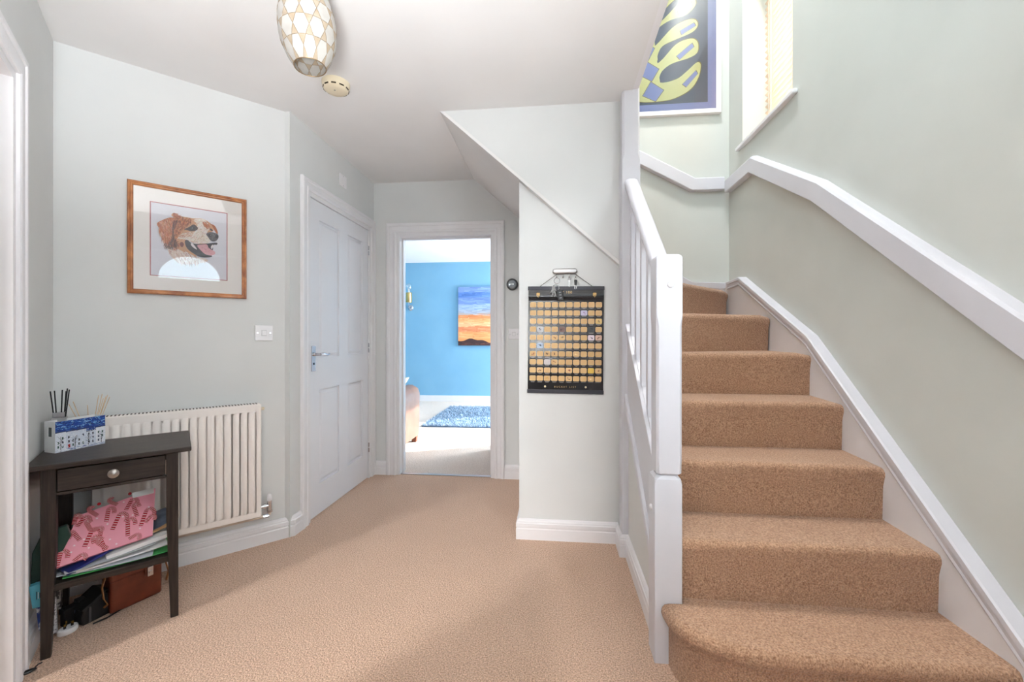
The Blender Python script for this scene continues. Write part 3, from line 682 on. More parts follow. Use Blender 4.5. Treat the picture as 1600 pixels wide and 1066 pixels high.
# ---- key rack with keys
t = thing('key_rack', 'brushed silver key rack with four hooks above the black poster', 'key rack', F_NEAR @ Matrix.Translation((.058, 0, 1.487)))
m = MB(); L = .052
prof = [(.006, 0), (.013, .004), (.0165, .010), (.0165, .0)]
loop = lambda r, y: [((L if math.cos(a) > 0 else -L) + r * math.cos(a), y, r * math.sin(a)) for a in [2 * math.pi * (k + .5) / 24 for k in range(24)]]
m.loft([loop(.0165, 0), loop(.0165, -.010), loop(.013, -.016), loop(.007, -.018)]); m.build('bar', silver, t, smooth=50)
for k in range(4):
    x = -.045 + .0345 * k
    m = MB(); m.tube([(x, -.006, -.012), (x, -.008, -.030), (x, -.016, -.036), (x, -.024, -.030)], [.0045, .004, .0035, .003], 8); m.build('hook', silver, t)
kt = thing('key_bunch', 'bunch of keys with a black car fob on the key rack over the poster', 'keys', F_NEAR @ Matrix.Translation((.013, -.018, 1.452)))
def ringpts(c, r, n=20, tilt=0): return [(c[0] + r * math.cos(2 * math.pi * i / n), c[1] + r * math.sin(2 * math.pi * i / n) * math.sin(tilt), c[2] + r * math.sin(2 * math.pi * i / n) * math.cos(tilt)) for i in range(n)]
MB().tube(ringpts((.002, 0, -.018), .016), .0016, 6, True).build('split_ring', chrome, kt)
MB().tube(ringpts((-.006, -.004, -.058), .018, tilt=.3), .0018, 6, True).build('key_ring', chrome, kt)
for dx, dz, an in ((-.018, -.078, 12), (-.010, -.082, -6), (-.022, -.066, 28)):
    T = Matrix.Translation((dx, -.008 + dx * .1, dz)) @ Matrix.Rotation(math.radians(an), 4, 'Y')
    m = MB(); m.prism([(.009 * math.cos(2 * math.pi * i / 10), .009 * math.sin(2 * math.pi * i / 10) + .012) for i in range(10)], 'y', -.001, .001, T)
    m.prism([(-.004, .006), (.004, .006), (.004, -.022), (.002, -.022), (.002, -.018), (-.001, -.016), (-.002, -.026), (-.004, -.026)], 'y', -.001, .001, T); m.build('key', mat('key_steel', (120, 118, 116), .4, 1), kt, smooth=0)
T = Matrix.Translation((.020, -.012, -.098)) @ Matrix.Rotation(math.radians(-8), 4, 'Y')
fob = B(-.017, .017, -.007, .007, -.034, .030, T=T).build('car_fob', plastic_k, kt, bevel=.006, seg=3)
for z in (-.016, .0, .014): B(-.006, .006, -.0085, -.006, z - .003, z + .003, T=T).build('fob_button', mat('fob_grey', (120, 120, 124), .4), fob)
MB().tube([(.012, -.004, -.050), (.016, -.008, -.066)], .002, 6).build('fob_link', chrome, kt)
k2 = thing('single_key', 'single small silver key on the third hook of the key rack', 'key', F_NEAR @ Matrix.Translation((.082, -.018, 1.45)))
MB().tube(ringpts((0, 0, -.008), .007), .0012, 6, True).build('split_ring', chrome, k2)
m = MB(); m.prism([(.007 * math.cos(2 * math.pi * i / 10), .007 * math.sin(2 * math.pi * i / 10) - .02) for i in range(10)], 'y', -.001, .001); m.box(-.0025, .0025, -.001, .001, -.05, -.025); m.build('key_blade', silver, k2, smooth=0)
k3 = thing('black_key_fob', 'small black fob with two thin keys on the last hook of the key rack', 'keys', F_NEAR @ Matrix.Translation((.1165, -.018, 1.45)))
MB().tube(ringpts((0, 0, -.006), .006), .0012, 6, True).build('split_ring', chrome, k3)
B(-.0075, .0075, -.005, .005, -.042, -.012).build('fob', plastic_k, k3, bevel=.003)
B(-.006, -.002, -.001, .001, -.062, -.04).build('key_blade', silver, k3); B(.003, .0065, .001, .003, -.060, -.04).build('key_blade', silver, k3)

# ---- scratch poster
pox, poz = .059, .812
po = thing('scratch_poster', 'black poster with a grid of gold scratch tiles hanging below the key rack', 'poster', F_NEAR @ Matrix.Translation((pox, 0, poz)) @ Matrix.Rotation(math.radians(.5), 4, 'Y'))
PW, PH = .206, .592
m = MB(); rows = 60
def bulge(z): return -.010 - .007 * math.sin(max(0, min(1, (z - .508) / .066)) * math.pi) ** 2
vs = []; fs = []
for k in range(rows + 1):
    z = .012 + (PH - .024) * k / rows
    vs += [(-PW, bulge(z), z), (PW, bulge(z), z), (PW, bulge(z) + .0006, z), (-PW, bulge(z) + .0006, z)]
m.loft([vs[i * 4:i * 4 + 4] for i in range(rows + 1)]); m.build('sheet', mat('poster_black', (20, 19, 22), .16, spec=.6, bump=.12, bscale=7, bdist=.006, stretch=(1, 1, 3)), po, smooth=60)
bar = mat('poster_bar', (46, 46, 56), .4)
B(-PW - .003, PW + .003, -.014, -.002, PH - .022, PH).build('top_bar', bar, po, bevel=.003); B(-PW - .003, PW + .003, -.014, -.002, 0, .022).build('bottom_bar', bar, po, bevel=.003)
m = MB(); m.tube([(-.145, -.008, PH - .002), (-.05, -.014, PH + .066), (.0, -.016, PH + .068), (.05, -.014, PH + .066), (.145, -.008, PH - .002)], .0016, 6); m.build('hanging_cord', plastic_k, po)
ink = Ink(-.0108)
gold = (214, 176, 124); tw, th = .0345, .0285
rr = random.Random(11)
special = {(1, 7): (196, 190, 214), (3, 1): (196, 196, 200), (3, 4): (120, 92, 84), (3, 8): (60, 62, 66), (4, 8): (226, 208, 216), (4, 9): (214, 178, 160), (5, 1): (170, 184, 204), (7, 2): (206, 196, 196), (8, 8): (226, 190, 90), (2, 9): (228, 196, 130)}
blots = {(4, 3): (120, 70, 40), (4, 4): (110, 84, 50), (6, 0): (150, 62, 44), (6, 2): (90, 62, 44), (6, 3): (110, 66, 44), (7, 3): (140, 84, 54), (8, 1): (90, 64, 50), (8, 5): (150, 80, 60), (8, 9): (130, 74, 54), (9, 5): (130, 96, 66), (3, 1): (40, 40, 44), (3, 4): (60, 34, 40), (3, 8): (24, 24, 28), (4, 8): (60, 56, 66), (4, 9): (96, 30, 34), (5, 1): (46, 56, 80), (1, 7): (150, 90, 140), (2, 9): (110, 70, 60), (9, 2): (210, 160, 60), (9, 8): (250, 230, 190), (6, 6): (246, 214, 150)}
def rr_pts(w, h, r):
    p = []
    for cx, cz, a0 in ((w / 2 - r, h / 2 - r, 0), (-w / 2 + r, h / 2 - r, 90), (-w / 2 + r, -h / 2 + r, 180), (w / 2 - r, -h / 2 + r, 270)):
        for k in range(4): a = math.radians(a0 + 30 * k); p.append((cx + r * math.cos(a), cz + r * math.sin(a)))
    return p
tile_me = {}
for r in range(10):
    for c in range(10):
        x = -.179 + .0398 * c; z = .490 - .0452 * r
        key = special.get((r, c), tuple(v + 5 * ((r * 7 + c * 3) % 3 - 1) for v in gold))
        if key not in tile_me:
            tm = MB(); tm.cur = 0; tm.prism(rr_pts(tw, th, .006), 'y', -.0004, 0); tm.cur = 1; tm.prism(rr_pts(tw - .003, th - .003, .005), 'y', -.0006, -.0003)
            ob = tm.build('scratch_tile', [mat('tile_rim_%d_%d_%d' % key, tuple(min(255, v + 22) for v in key), .45), mat('tile_%d_%d_%d' % key, key, .4)], po, smooth=0); tile_me[key] = ob
        else: ob = tile_me[key].copy(); C.objects.link(ob)
        ob.location = (x, -.0104, z)
        if (r, c) in blots:
            for _ in range(4): ink.y = -.0111; ink.disc(x + rr.uniform(-.007, .007), z + rr.uniform(-.005, .005), rr.uniform(.002, .0045), blots[(r, c)], rr.uniform(.0015, .003), 8)
        w = rr.uniform(.010, .016); ink.y = -.0108   # small caption lines under each tile
        ink.rect(x - w, x + w, z - th / 2 - .0052, z - th / 2 - .0036, (176, 172, 170))
        if rr.random() < .6: w *= rr.uniform(.4, .9); ink.rect(x - w, x + w, z - th / 2 - .0082, z - th / 2 - .0068, (160, 156, 156))
pr_ = ink.build('caption_print', ink_mat('poster_ink', .45), po); pr_['kind'] = 'stuff'
for sx in (-.152, .156):                          # gold clover-like ornaments under the top bar
    ink = Ink(bulge(.548) - .0006)
    for a in range(4): ink.disc(sx + .0055 * math.cos(a * math.pi / 2 + .78), .546 + .0055 * math.sin(a * math.pi / 2 + .78), .0062, (206, 164, 96), n=8)
    ink.rect(sx - .0012, sx + .0012, .530, .546, (206, 164, 96)); ink.build('ornament', MATS['poster_ink'], po)
for sx in (-.11, .112): ink = Ink(-.0112); ink.disc(sx, .038, .0058, (222, 206, 170)); ink.build('gold_dot', MATS['poster_ink'], po)
goldl = mat('gold_lettering', (216, 184, 130), .4)
text_mesh('Y 100', .0185, goldl, po, (-.022, -.0182, .552), align='LEFT', spacing=1.3)
text_mesh('BUCKET LIST', .0125, goldl, po, (0, -.0118, .0335), spacing=1.75)

# ---- smoke alarm
sx_, sy_ = onZ(525, 130, ZC)
sa = thing('smoke_alarm', 'round cream smoke alarm with dark vent slots on the ceiling beside the shell lamp', 'smoke alarm', Matrix.Translation((sx_, sy_, ZC)))
MB().lathe([(.066, 0), (.066, -.010), (.063, -.024), (.060, -.026), (.058, -.034), (.050, -.040), (.030, -.042), (.0, -.042)], 40).build('body', plastic_c, sa)
for k in range(10):
    a = 2 * math.pi * k / 10
    B(.056, .0605, -.011, .011, -.0335, -.0275, T=Matrix.Rotation(a, 4, 'Z')).build('vent_slot', mat('slot_dark', (58, 46, 26), .6), sa)
MB().lathe([(.004, -.0415), (.004, -.0435), (0, -.044)], 12, Matrix.Translation((.0, -.012, 0))).build('test_button', mat('button_grey', (150, 144, 130), .5), sa)

# ---- capiz shell pendant
ZB = 1.415
r_ = ray(474, 52); lx, ly = r_[0] * ZB, r_[1] * ZB
TL = Matrix.Translation((lx, ly, ZC)); tilt = Matrix.Rotation(math.radians(-4), 4, Vector((0, 1, 0)))
lamp = thing('pendant_lamp', 'pendant lamp with an egg-shaped shade of pearly shell pieces', 'pendant lamp', TL)
HT, HB = -.06, -.352                              # top and bottom of the shade below the ceiling
def egg(t):                                       # t 0 bottom .. 1 top -> radius
    ks = [(0, .050), (.12, .070), (.28, .0865), (.45, .091), (.6, .088), (.78, .076), (.92, .056), (1, .044)]
    for (a, ra), (b, rb_) in zip(ks, ks[1:]):
        if a <= t <= b: q = (t - a) / (b - a); q = q * q * (3 - 2 * q) * .35 + q * .65; return ra + (rb_ - ra) * q
    return ks[-1][1]
def sp(ang, t, off=0): r = egg(max(0, min(1, t))) + off; return tilt @ Vector((r * math.cos(ang), r * math.sin(ang), HB + (HT - HB) * t))
def shell_mat(name, c1, c2, tr):
    m = mat(name, c1, .22, col2=c2, nscale=30, spec=.7, coat=.4, bump=.15, bscale=60)
    nt = m.node_tree; b = nt.nodes['Principled BSDF']; out = nt.nodes['Material Output']
    t_ = nt.nodes.new('ShaderNodeBsdfTranslucent'); t_.inputs[0].default_value = rgb(c1); mx = nt.nodes.new('ShaderNodeMixShader'); mx.inputs[0].default_value = tr
    nt.links.new(b.outputs[0], mx.inputs[1]); nt.links.new(t_.outputs[0], mx.inputs[2]); nt.links.new(mx.outputs[0], out.inputs[0])
    return m
sh_w = shell_mat('capiz_white', (226, 223, 218), (206, 202, 196), .4)
sh_t = shell_mat('capiz_tan', (198, 178, 152), (216, 202, 182), .4)
NR, NC = 5, 11; pitch = 2 * math.pi / NC; dt = 1 / NR; edges = set(); wires = MB()
def plate(pts, name, m):
    """curved thin shell: outline points (angle, t)"""
    ca = sum(p[0] for p in pts) / len(pts); ct = sum(p[1] for p in pts) / len(pts)
    sh = [(ca + (a - ca) * .95, ct + (t - ct) * .965) for a, t in pts]
    mb = MB(); n = len(sh)
    o = [sp(a, t, .0006) for a, t in sh] + [sp(ca, ct, .0012)]; i = [sp(a, t, -.0006) for a, t in sh] + [sp(ca, ct, .0)]
    mb.add(o + i, [(k, (k + 1) % n, n) for k in range(n)] + [(n + 1 + (k + 1) % n, n + 1 + k, 2 * n + 1) for k in range(n)] + [(k, n + 1 + k, n + 1 + (k + 1) % n, (k + 1) % n) for k in range(n)])
    return mb.build(name, m, lamp, smooth=50)
for r in range(NR):
    t0, t1, tm = r * dt, (r + 1) * dt, (r + .5) * dt
    for c in range(NC):
        a = (c + .5 * (r % 2)) * pitch + .15; q = pitch * .25
        hexa = [(a - q, t0), (a + q, t0), (a + pitch / 2, tm), (a + q, t1), (a - q, t1), (a - pitch / 2, tm)]
        plate(hexa, 'shell_piece', sh_w)
        g = a + pitch / 2; w2 = pitch / 2 - q
        plate([(g - w2, t0), (g + w2, t0), (g, tm)], 'shell_triangle', sh_t); plate([(g - w2, t1), (g, tm), (g + w2, t1)], 'shell_triangle', sh_t)
        for i in range(6):
            p1, p2 = hexa[i], hexa[(i + 1) % 6]; wires.tube([sp(p1[0], p1[1], 0), sp((p1[0] + p2[0]) / 2, (p1[1] + p2[1]) / 2, 0), sp(p2[0], p2[1], 0)], .0006, 4)
wires.build('wire_frame', mat('antique_wire', (150, 124, 92), .45, .6), lamp)
for t in (0, 1): MB().tube([sp(2 * math.pi * i / 28, t) for i in range(28)], .0016, 6, True).build('rim', MATS['antique_wire'], lamp)
MB().lathe([(.0, 0), (.042, 0), (.042, -.010), (.030, -.022), (.012, -.028), (0, -.028)], 24).build('ceiling_rose', plastic_w, lamp)
MB().tube([(0, 0, -.02), (.002, 0, -.11)], .003, 8).build('flex', plastic_w, lamp)
MB().lathe([(0, -.10), (.016, -.10), (.02, -.13), (.02, -.16), (.0, -.16)], 20).build('lamp_holder', plastic_w, lamp)
MB().lathe([(.0, -.155), (.012, -.158), (.014, -.18), (.026, -.205), (.030, -.225), (.024, -.245), (.010, -.256), (0, -.257)], 20).build('bulb', mat('bulb_glass', (236, 232, 224), .25), lamp)
MB().tube([(-.046, 0, -.08), (.046, 0, -.08)], .0016, 6).tube([(0, -.046, -.08), (0, .046, -.08)], .0016, 6).build('shade_carrier', MATS['antique_wire'], lamp)

# ---- big framed art print on the stair back wall
YA = YF - .02 - .030
def ap(x, y): X, Z = onY(960 + x / 3.332, y / 3.332, YA); return (X, Z)
ax1, az0 = ap(556, 584); az1 = az0 + 1.06; ax0 = ax1 - .84
art = thing('art_print', 'large framed print of yellow finger shapes on slate blue above the stair handrail', 'picture', Matrix.Translation((ax0, YF - .02, az0)))
m = MB(); Wd = ax1 - ax0; Hd = az1 - az0
m.sweep([(0, 0), (Wd, 0), (Wd, Hd), (0, Hd)], [(0, 0), (0, .034), (.014, .034), (.014, .028), (.034, .028), (.034, 0)], lambda x, z, h: (x, -h, z), True); m.build('frame', mat('frame_white', (240, 236, 234), .4), art, smooth=20)
B(.02, Wd - .02, -.026, -.002, .02, Hd - .02).build('backing', mat('backing_grey', (120, 120, 122), .9), art, smooth=0)
ink = Ink(-.0262)
lil = (172, 176, 224); drk = (112, 114, 132); yel = (255, 246, 178); olive = (170, 146, 70)
ink.rect(.034, Wd - .034, .034, Hd - .034, lil)
def A(pts, col, k=4, sm=True): ink.poly([(lambda q: (q[0] - ax0, q[1] - az0))(ap(*p)) for p in (smooth_poly(pts, k) if sm else pts)], col)
ink.rect(.085, Wd - .095, .085, Hd - .095, drk)
def outlined(pts):
    cx = sum(p[0] for p in pts) / len(pts); cy = sum(p[1] for p in pts) / len(pts)
    A([(cx + (x - cx) * 1.018 + (1.2 if x > cx else -1.2), cy + (y - cy) * 1.018 + (1.2 if y > cy else -1.2)) for x, y in pts], olive); A(pts, yel)
f0 = [(150, 40), (240, -10), (300, -90), (380, -130), (410, -110), (390, -60), (320, -10), (250, 60), (200, 120)]
f1 = [(170, 150), (235, 118), (330, 20), (370, -20), (415, -12), (422, 25), (375, 75), (300, 100), (245, 132), (215, 165), (206, 215), (150, 260)]
f2 = [(150, 270), (215, 235), (300, 145), (370, 105), (415, 98), (434, 118), (428, 145), (395, 172), (310, 208), (250, 240), (226, 285), (220, 320), (150, 350)]
f3 = [(150, 360), (235, 322), (320, 230), (390, 200), (425, 206), (438, 235), (430, 275), (385, 302), (300, 330), (250, 368), (234, 405), (232, 430), (150, 440)]
f4 = [(140, 380), (230, 428), (320, 412), (375, 372), (425, 326), (446, 326), (450, 352), (438, 402), (405, 455), (350, 494), (270, 522), (130, 528), (100, 480)]
for f in (f0, f1, f2, f3, f4): outlined(f)
ink.poly([(lambda q: (q[0] - ax0, q[1] - az0))(ap(*p)) for p in [(205, 130), (60, 360), (40, 500), (130, 528), (262, 522), (240, 440), (225, 330), (212, 240)]], yel)
for q in ([(165, 225), (210, 250), (175, 318), (130, 296)], [(170, 320), (232, 358), (195, 422), (132, 390)], [(190, 425), (257, 468), (215, 527), (148, 498)], [(328, 52), (400, 5), (408, 28), (335, 75)], [(342, 158), (415, 115), (425, 132), (350, 180)], [(325, 290), (405, 222), (415, 242), (340, 308)], [(355, 437), (425, 365), (435, 382), (375, 452)], [(300, -45), (365, -100), (375, -82), (310, -25)]):
    cx = sum(p[0] for p in q) / 4; cy = sum(p[1] for p in q) / 4
    A([(cx + (x - cx) * 1.06, cy + (y - cy) * 1.06) for x, y in q], olive, sm=False); A(q, lil, sm=False)
ink.build('artwork', ink_mat('artwork_ink', .7), art)
B(.03, Wd - .03, -.0278, -.0274, .03, Hd - .03).build('glazing', glass, art, smooth=0)

# ---- wooden venetian blind in the stair window
bl = thing('venetian_blind', 'pale wooden venetian blind half open in the stair window', 'blind', F_RIGHT @ Matrix.Translation((-(WY0 + WY1) / 2, .165, WZ0)))
slat_m = mat('pale_wood_slat', (246, 228, 206), .5, col2=(240, 218, 192), nscale=10, stretch=(1, 12, 12))
bw = (WY1 - WY0) / 2 - .006
pitchz = .042; nz = int((WZ1 - WZ0 - .07) / pitchz)
sm_ = None
for k in range(nz):
    z = .045 + pitchz * k
    if sm_ is None:
        T = Matrix.Rotation(math.radians(-38), 4, 'X')
        sm_ = B(-bw, bw, -.025, .025, -.0014, .0014, T=T).build('slat', slat_m, bl, bevel=.001); sm_.location.z = z
    else:
        o = sm_.copy(); C.objects.link(o); o.location.z = z
B(-bw, bw, -.025, .025, .022, .036).build('bottom_rail', slat_m, bl, bevel=.003)
B(-bw, bw, -.03, .03, WZ1 - WZ0 - .045, WZ1 - WZ0 - .002).build('head_rail', slat_m, bl, bevel=.003)
for x in (-bw + .10, 0.05, bw - .10):
    for y in (-.027, .027): MB().tube([(x, y, .03), (x, y, WZ1 - WZ0 - .03)], .0009, 5).build('ladder_cord', plastic_w, bl)
for x, zt in ((-bw + .075, .12), (-bw + .095, .14)):
    MB().tube([(x, -.032, zt), (x, -.032, WZ1 - WZ0 - .03)], .001, 5).build('pull_cord', plastic_w, bl)
    MB().lathe([(.002, .05), (.006, .02), (.0075, .0), (0, -.002)], 12, Matrix.Translation((x, -.032, zt - .045))).build('tassel', mat('tassel_wood', (196, 140, 96), .5), bl)

# ================================================================== RADIATOR
RD = .095
ra1, rz1 = onD(409, 631.5, RD); _, rz0 = onD(411, 808, RD)
ra0 = .125; rz0 = max(rz0, .10)
rad = thing('radiator', 'cream ribbed panel radiator on the wall behind the small dark table', 'radiator', F_DOG @ Matrix.Translation(((ra0 + ra1) / 2, 0, rz0)))
rw = (ra1 - ra0) / 2; rh = rz1 - rz0; cream_m = mat('radiator_cream', (250, 242, 236), .38)
# ribbed front panel as a relief
xs = [-rw + .004, -rw + .022]; ys = [0, 0]; nrib = int((2 * rw - .05) / .0335); pr = (2 * rw - .05) / nrib
for k in range(nrib):
    x = -rw + .025 + pr * k
    for q, dd in ((.06, 0), (.26, 1), (.66, 1), (.86, 0)): xs.append(x + pr * q); ys.append(dd)
xs += [rw - .022, rw - .004]; ys += [0, 0]
zs = [.004, .03, .045, rh - .052, rh - .038, rh - .004]; zw = [0, 0, 1, 1, 0, 0]
vs = [(x, -RD + .006 - .0038 * d * w + (.006 if (zi in (0, 5) or xi in (0, len(xs) - 1)) else 0), z) for zi, (z, w) in enumerate(zip(zs, zw)) for xi, (x, d) in enumerate(zip(xs, ys))]
n = len(xs); fs = [(j * n + i, j * n + i + 1, (j + 1) * n + i + 1, (j + 1) * n + i) for j in range(5) for i in range(n - 1)]
MB().add(vs, fs).build('ribbed_panel', cream_m, rad, smooth=30)
B(-rw, rw, -RD + .006, -.030, 0, rh).build('body', cream_m, rad, bevel=.005, seg=3)
m = MB()
for k in range(46):
    x = -rw + .02 + (2 * rw - .04) * k / 45; m.box(x - .0028, x + .0028, -RD + .018, -.036, rh - .001, rh + .0015)
m.build('top_grille', mat('grille_dark', (92, 84, 78), .6), rad, smooth=0)
MB().tube([(-rw + .1, -.035, .1), (-rw + .1, 0, .1)], .012, 8).tube([(rw - .1, -.035, .1), (rw - .1, 0, .1)], .012, 8).build('bracket', plastic_w, rad)
MB().lathe([(.008, 0), (.008, .014), (.005, .018), (0, .018)], 14, Matrix.Translation((rw, -.055, rh - .03)) @ Matrix.Rotation(math.radians(90), 4, 'Y')).build('bleed_plug', plastic_c, rad)
vx = rw + .042
m = MB(); m.tube([(rw - .002, -.055, .04), (rw + .014, -.055, .04)], .011, 12); m.tube([(rw + .014, -.055, .04), (rw + .024, -.055, .04)], .014, 6); m.tube([(rw + .024, -.055, .04), (vx, -.055, .04)], .010, 12)
m.tube([(vx, -.055, .066), (vx, -.055, .012)], .0115, 12); m.tube([(vx, -.055, .016), (vx, -.055, .004)], .014, 6)
val = m.build('valve', chrome, rad)
MB().lathe([(.0, .064), (.011, .064), (.0125, .072), (.0115, .096), (.008, .102), (0, .103)], 16, Matrix.Translation((vx, -.055, 0))).build('valve_cap', plastic_w, val)
m = MB(); m.tube([(vx, -.055, .006), (vx, -.055, -.008), (vx - .008, -.055, -.014), (vx - .03, -.055, -.014), (-rw * .2, -.045, -.016), (-rw * .35, -.02, -.016), (-rw * .36, .0, -.016)], .0075, 10); m.build('supply_pipe', mat('painted_pipe', (222, 206, 190), .35), rad, smooth=60)
m = MB(); m.tube([(vx - .004, -.055, -.014), (vx - .03, -.055, -.014)], .0105, 10); m.build('pipe_elbow', chrome, rad)

# ================================================================== SMALL TABLE AND WHAT IT CARRIES
TD = .47                                          # front legs, distance from the dog wall
F_TAB = F_DOG @ Matrix.Translation((.227, -.30, 0))
def tb(a, d): return (a - .227, -(d - .30))       # dog-wall coordinates -> table coordinates
tab = thing('side_table', 'small black-brown wooden table with one drawer and a low shelf', 'table', F_TAB)
def tbox(name, a0, a1, d0, d1, z0, z1, m=darkwood, par=tab, bevel=.002):
    x0, y1 = tb(a0, d0); x1, y0 = tb(a1, d1)
    return B(x0, x1, y0, y1, z0, z1).build(name, m, par, bevel=bevel)
tbox('table_top', .004, .455, .112, .497, .663, .681, bevel=.004)
for a0, a1, d0, d1, s1, s2 in ((.040, .078, .43, .468, 1, 1), (.376, .414, .43, .468, -1, 1), (.040, .078, .135, .173, 1, -1), (.376, .414, .135, .173, -1, -1)):
    x0, y1 = tb(a0, d0); x1, y0 = tb(a1, d1); q = .013
    lo = [(x0, y0), (x1, y0), (x1, y1), (x0, y1)]
    bx0, bx1 = (x0, x1 - q) if s1 > 0 else (x0 + q, x1); by0, by1 = (y0, y1 - q) if s2 > 0 else (y0 + q, y1)
    bt = [(bx0, by0), (bx1, by0), (bx1, by1), (bx0, by1)]
    MB().loft([[(x, y, 0) for x, y in bt], [(x, y, .40) for x, y in lo], [(x, y, .663) for x, y in lo]]).build('leg', darkwood_v, tab, bevel=.002)
tbox('drawer_rail', .078, .376, .452, .466, .563, .574); tbox('drawer_rail', .078, .376, .452, .466, .656, .663)
dr = tbox('drawer', .081, .373, .445, .470, .577, .654, bevel=.002)
kx, ky = tb(.226, .470)
MB().lathe([(.006, 0), (.006, .010), (.012, .016), (.0165, .019), (.016, .024), (.010, .029), (0, .031)], 24, Matrix.Translation((kx, ky, .617)) @ RX).build('knob', mat('worn_silver', (176, 172, 168), .42, 1, bump=.2, bscale=300), dr)
for a0, a1 in ((.044, .060), (.394, .410)): tbox('side_apron', a0, a1, .173, .43, .565, .663)
tbox('back_apron', .078, .376, .140, .156, .565, .663)
tbox('shelf', .066, .388, .150, .455, .232, .247); tbox('shelf_rail', .070, .384, .452, .464, .226, .250)
SHZ = .247
# painted gift box on the table top
bA = Vector((.050, .296)); bB = Vector((.178, .206)); bdir = (bB - bA).normalized(); bl_ = (bB - bA).length
ba = math.degrees(math.atan2(-(bdir.y), bdir.x))
bx = thing('painted_box', 'white box painted with a snowy street of houses under a deep blue sky', 'box', F_DOG @ Matrix.Translation((bA.x, -bA.y, .681)) @ Matrix.Rotation(math.radians(ba), 4, 'Z'))
BW, BD, BH = bl_, .062, .118
card_w = mat('card_white', (236, 236, 236), .6)
m = MB(); th_ = .002
m.box(0, BW, 0, th_, 0, BH); m.box(0, BW, BD - th_, BD, 0, BH); m.box(BW - th_, BW, th_, BD - th_, 0, BH); m.box(th_, BW - th_, th_, BD - th_, 0, .002)
m.build('carton', card_w, bx, smooth=0)
m = MB(); m.box(0, th_, th_, BD - th_, 0, .060); m.box(0, th_, th_, BD - th_, .096, BH); m.box(0, th_, th_, .020, .060, .096); m.box(0, th_, .042, BD - th_, .060, .096); m.build('side_panel', card_w, bx, smooth=0)
B(.0022, .0026, .018, .044, .056, .10).build('window_insert', mat('insert_grey', (86, 92, 92), .3), bx, smooth=0)
ink = Ink(-.0004); r9 = random.Random(5)
ink.rect(0, BW, 0, BH, (206, 212, 224)); ink.rect(0, BW, .066, BH, (30, 66, 150))
for _ in range(420):
    x, z = r9.uniform(0, BW), r9.uniform(.066, BH); l = r9.uniform(.004, .012); c = r9.choice([(22, 48, 120), (40, 88, 176), (66, 124, 200), (26, 40, 96), (110, 170, 222), (150, 196, 232)] if z > .085 else [(28, 44, 100), (50, 70, 130), (80, 110, 170)])
    a = r9.gauss(.3, .5); ink.stroke((max(0, min(BW - l, x)), min(BH - .004, z)), (max(0, min(BW, x + l * math.cos(a))), max(.066, min(BH, z + l * .5 * math.sin(a)))), .0028, c, .001)
hz_ = 0.0
for k in range(5):                                # white house fronts
    x0 = BW * k / 5; h = .062 + r9.uniform(0, .014); ink.rect(x0, x0 + BW / 5, .008, h, r9.choice([(228, 232, 240), (214, 220, 232), (236, 238, 244)]))
    ink.stroke((x0, h), (x0 + BW / 5, h + r9.uniform(-.002, .004)), .003, (48, 54, 76))
    for i in range(2):
        for j in range(3):
            if r9.random() < .8: ink.rect(x0 + .006 + i * .013, x0 + .011 + i * .013, .016 + j * .016, .025 + j * .016, r9.choice([(40, 44, 58), (70, 78, 96), (60, 92, 84)]))
ink.rect(.037, .044, .012, .026, (170, 30, 34))
for k in range(4):                                # bare trees
    x = BW * (.1 + .27 * k); ink.stroke((x, .002), (x + .001, .045), .0026, (24, 22, 34), .0012)
    for _ in range(16): z = r9.uniform(.02, .05); a = r9.uniform(.4, 2.7); l = r9.uniform(.008, .02); ink.stroke((x, z), (max(.001, min(BW - .001, x + l * math.cos(a))), z + l * math.sin(a)), .001, r9.choice([(30, 28, 42), (60, 60, 84)]), .0003)
for _ in range(380): ink.disc(r9.uniform(.002, BW - .002), r9.uniform(.003, .074), r9.uniform(.0005, .0016), r9.choice([(250, 250, 252), (232, 236, 246), (190, 200, 222)]), n=6)
for _ in range(60): x = r9.uniform(0, BW - .012); ink.stroke((x, r9.uniform(.002, .010)), (x + .012, r9.uniform(.002, .010)), .002, r9.choice([(244, 246, 250), (120, 134, 180), (170, 182, 212)]), .001)
ink.build('painting', ink_mat('box_ink', .5), bx)
# reed diffusers
def diffuser(name, label, a, d, h, bm_, neck, reeds, rm, wr):
    t = thing(name, label, 'reed diffuser', F_DOG @ Matrix.Translation((a, -d, .681)))
    w = .021
    B(-w, w, -w, w, 0, h).build('bottle', bm_, t, bevel=.004); B(-neck, neck, -neck, neck, h, h + .02).build('collar', chrome, t, bevel=.002)
    for (x, y, L, rx, ry) in reeds: MB().tube([(x, y, .012), (x + rx, y + ry, L)], wr, 6).build('reed', rm, t)
    return t
blk = mat('black_reed', (16, 16, 18), .7); nat = mat('natural_reed', (226, 196, 160), .7, col2=(206, 172, 134), nscale=40)
frost = mat('frosted_glass', (200, 200, 200), .3, trans=.5)
diffuser('reed_diffuser', 'reed diffuser with thick black reeds and silver collar behind the painted box', .048, .205, .125, frost, .017, [(-.004, 0, .228, -.022, .01), (-.002, .004, .230, -.012, 0), (.002, 0, .232, .006, 0), (.004, .003, .236, .017, .004), (.006, -.002, .232, .022, -.004), (.008, 0, .226, .010, .003)], blk, .0022)
diffuser('reed_diffuser', 'reed diffuser with thin natural wooden reeds behind the painted box', .128, .150, .075, frost, .012, [(-.004, 0, .168, -.058, 0), (-.002, 0, .176, -.048, .004), (0, 0, .158, -.008, 0), (.003, 0, .196, .022, .004), (.004, .002, .200, .032, 0), (.006, 0, .190, .042, -.004), (.005, 0, .196, .048, 0), (.007, .001, .186, .052, .003), (.002, 0, .182, .038, .0)], nat, .0013)

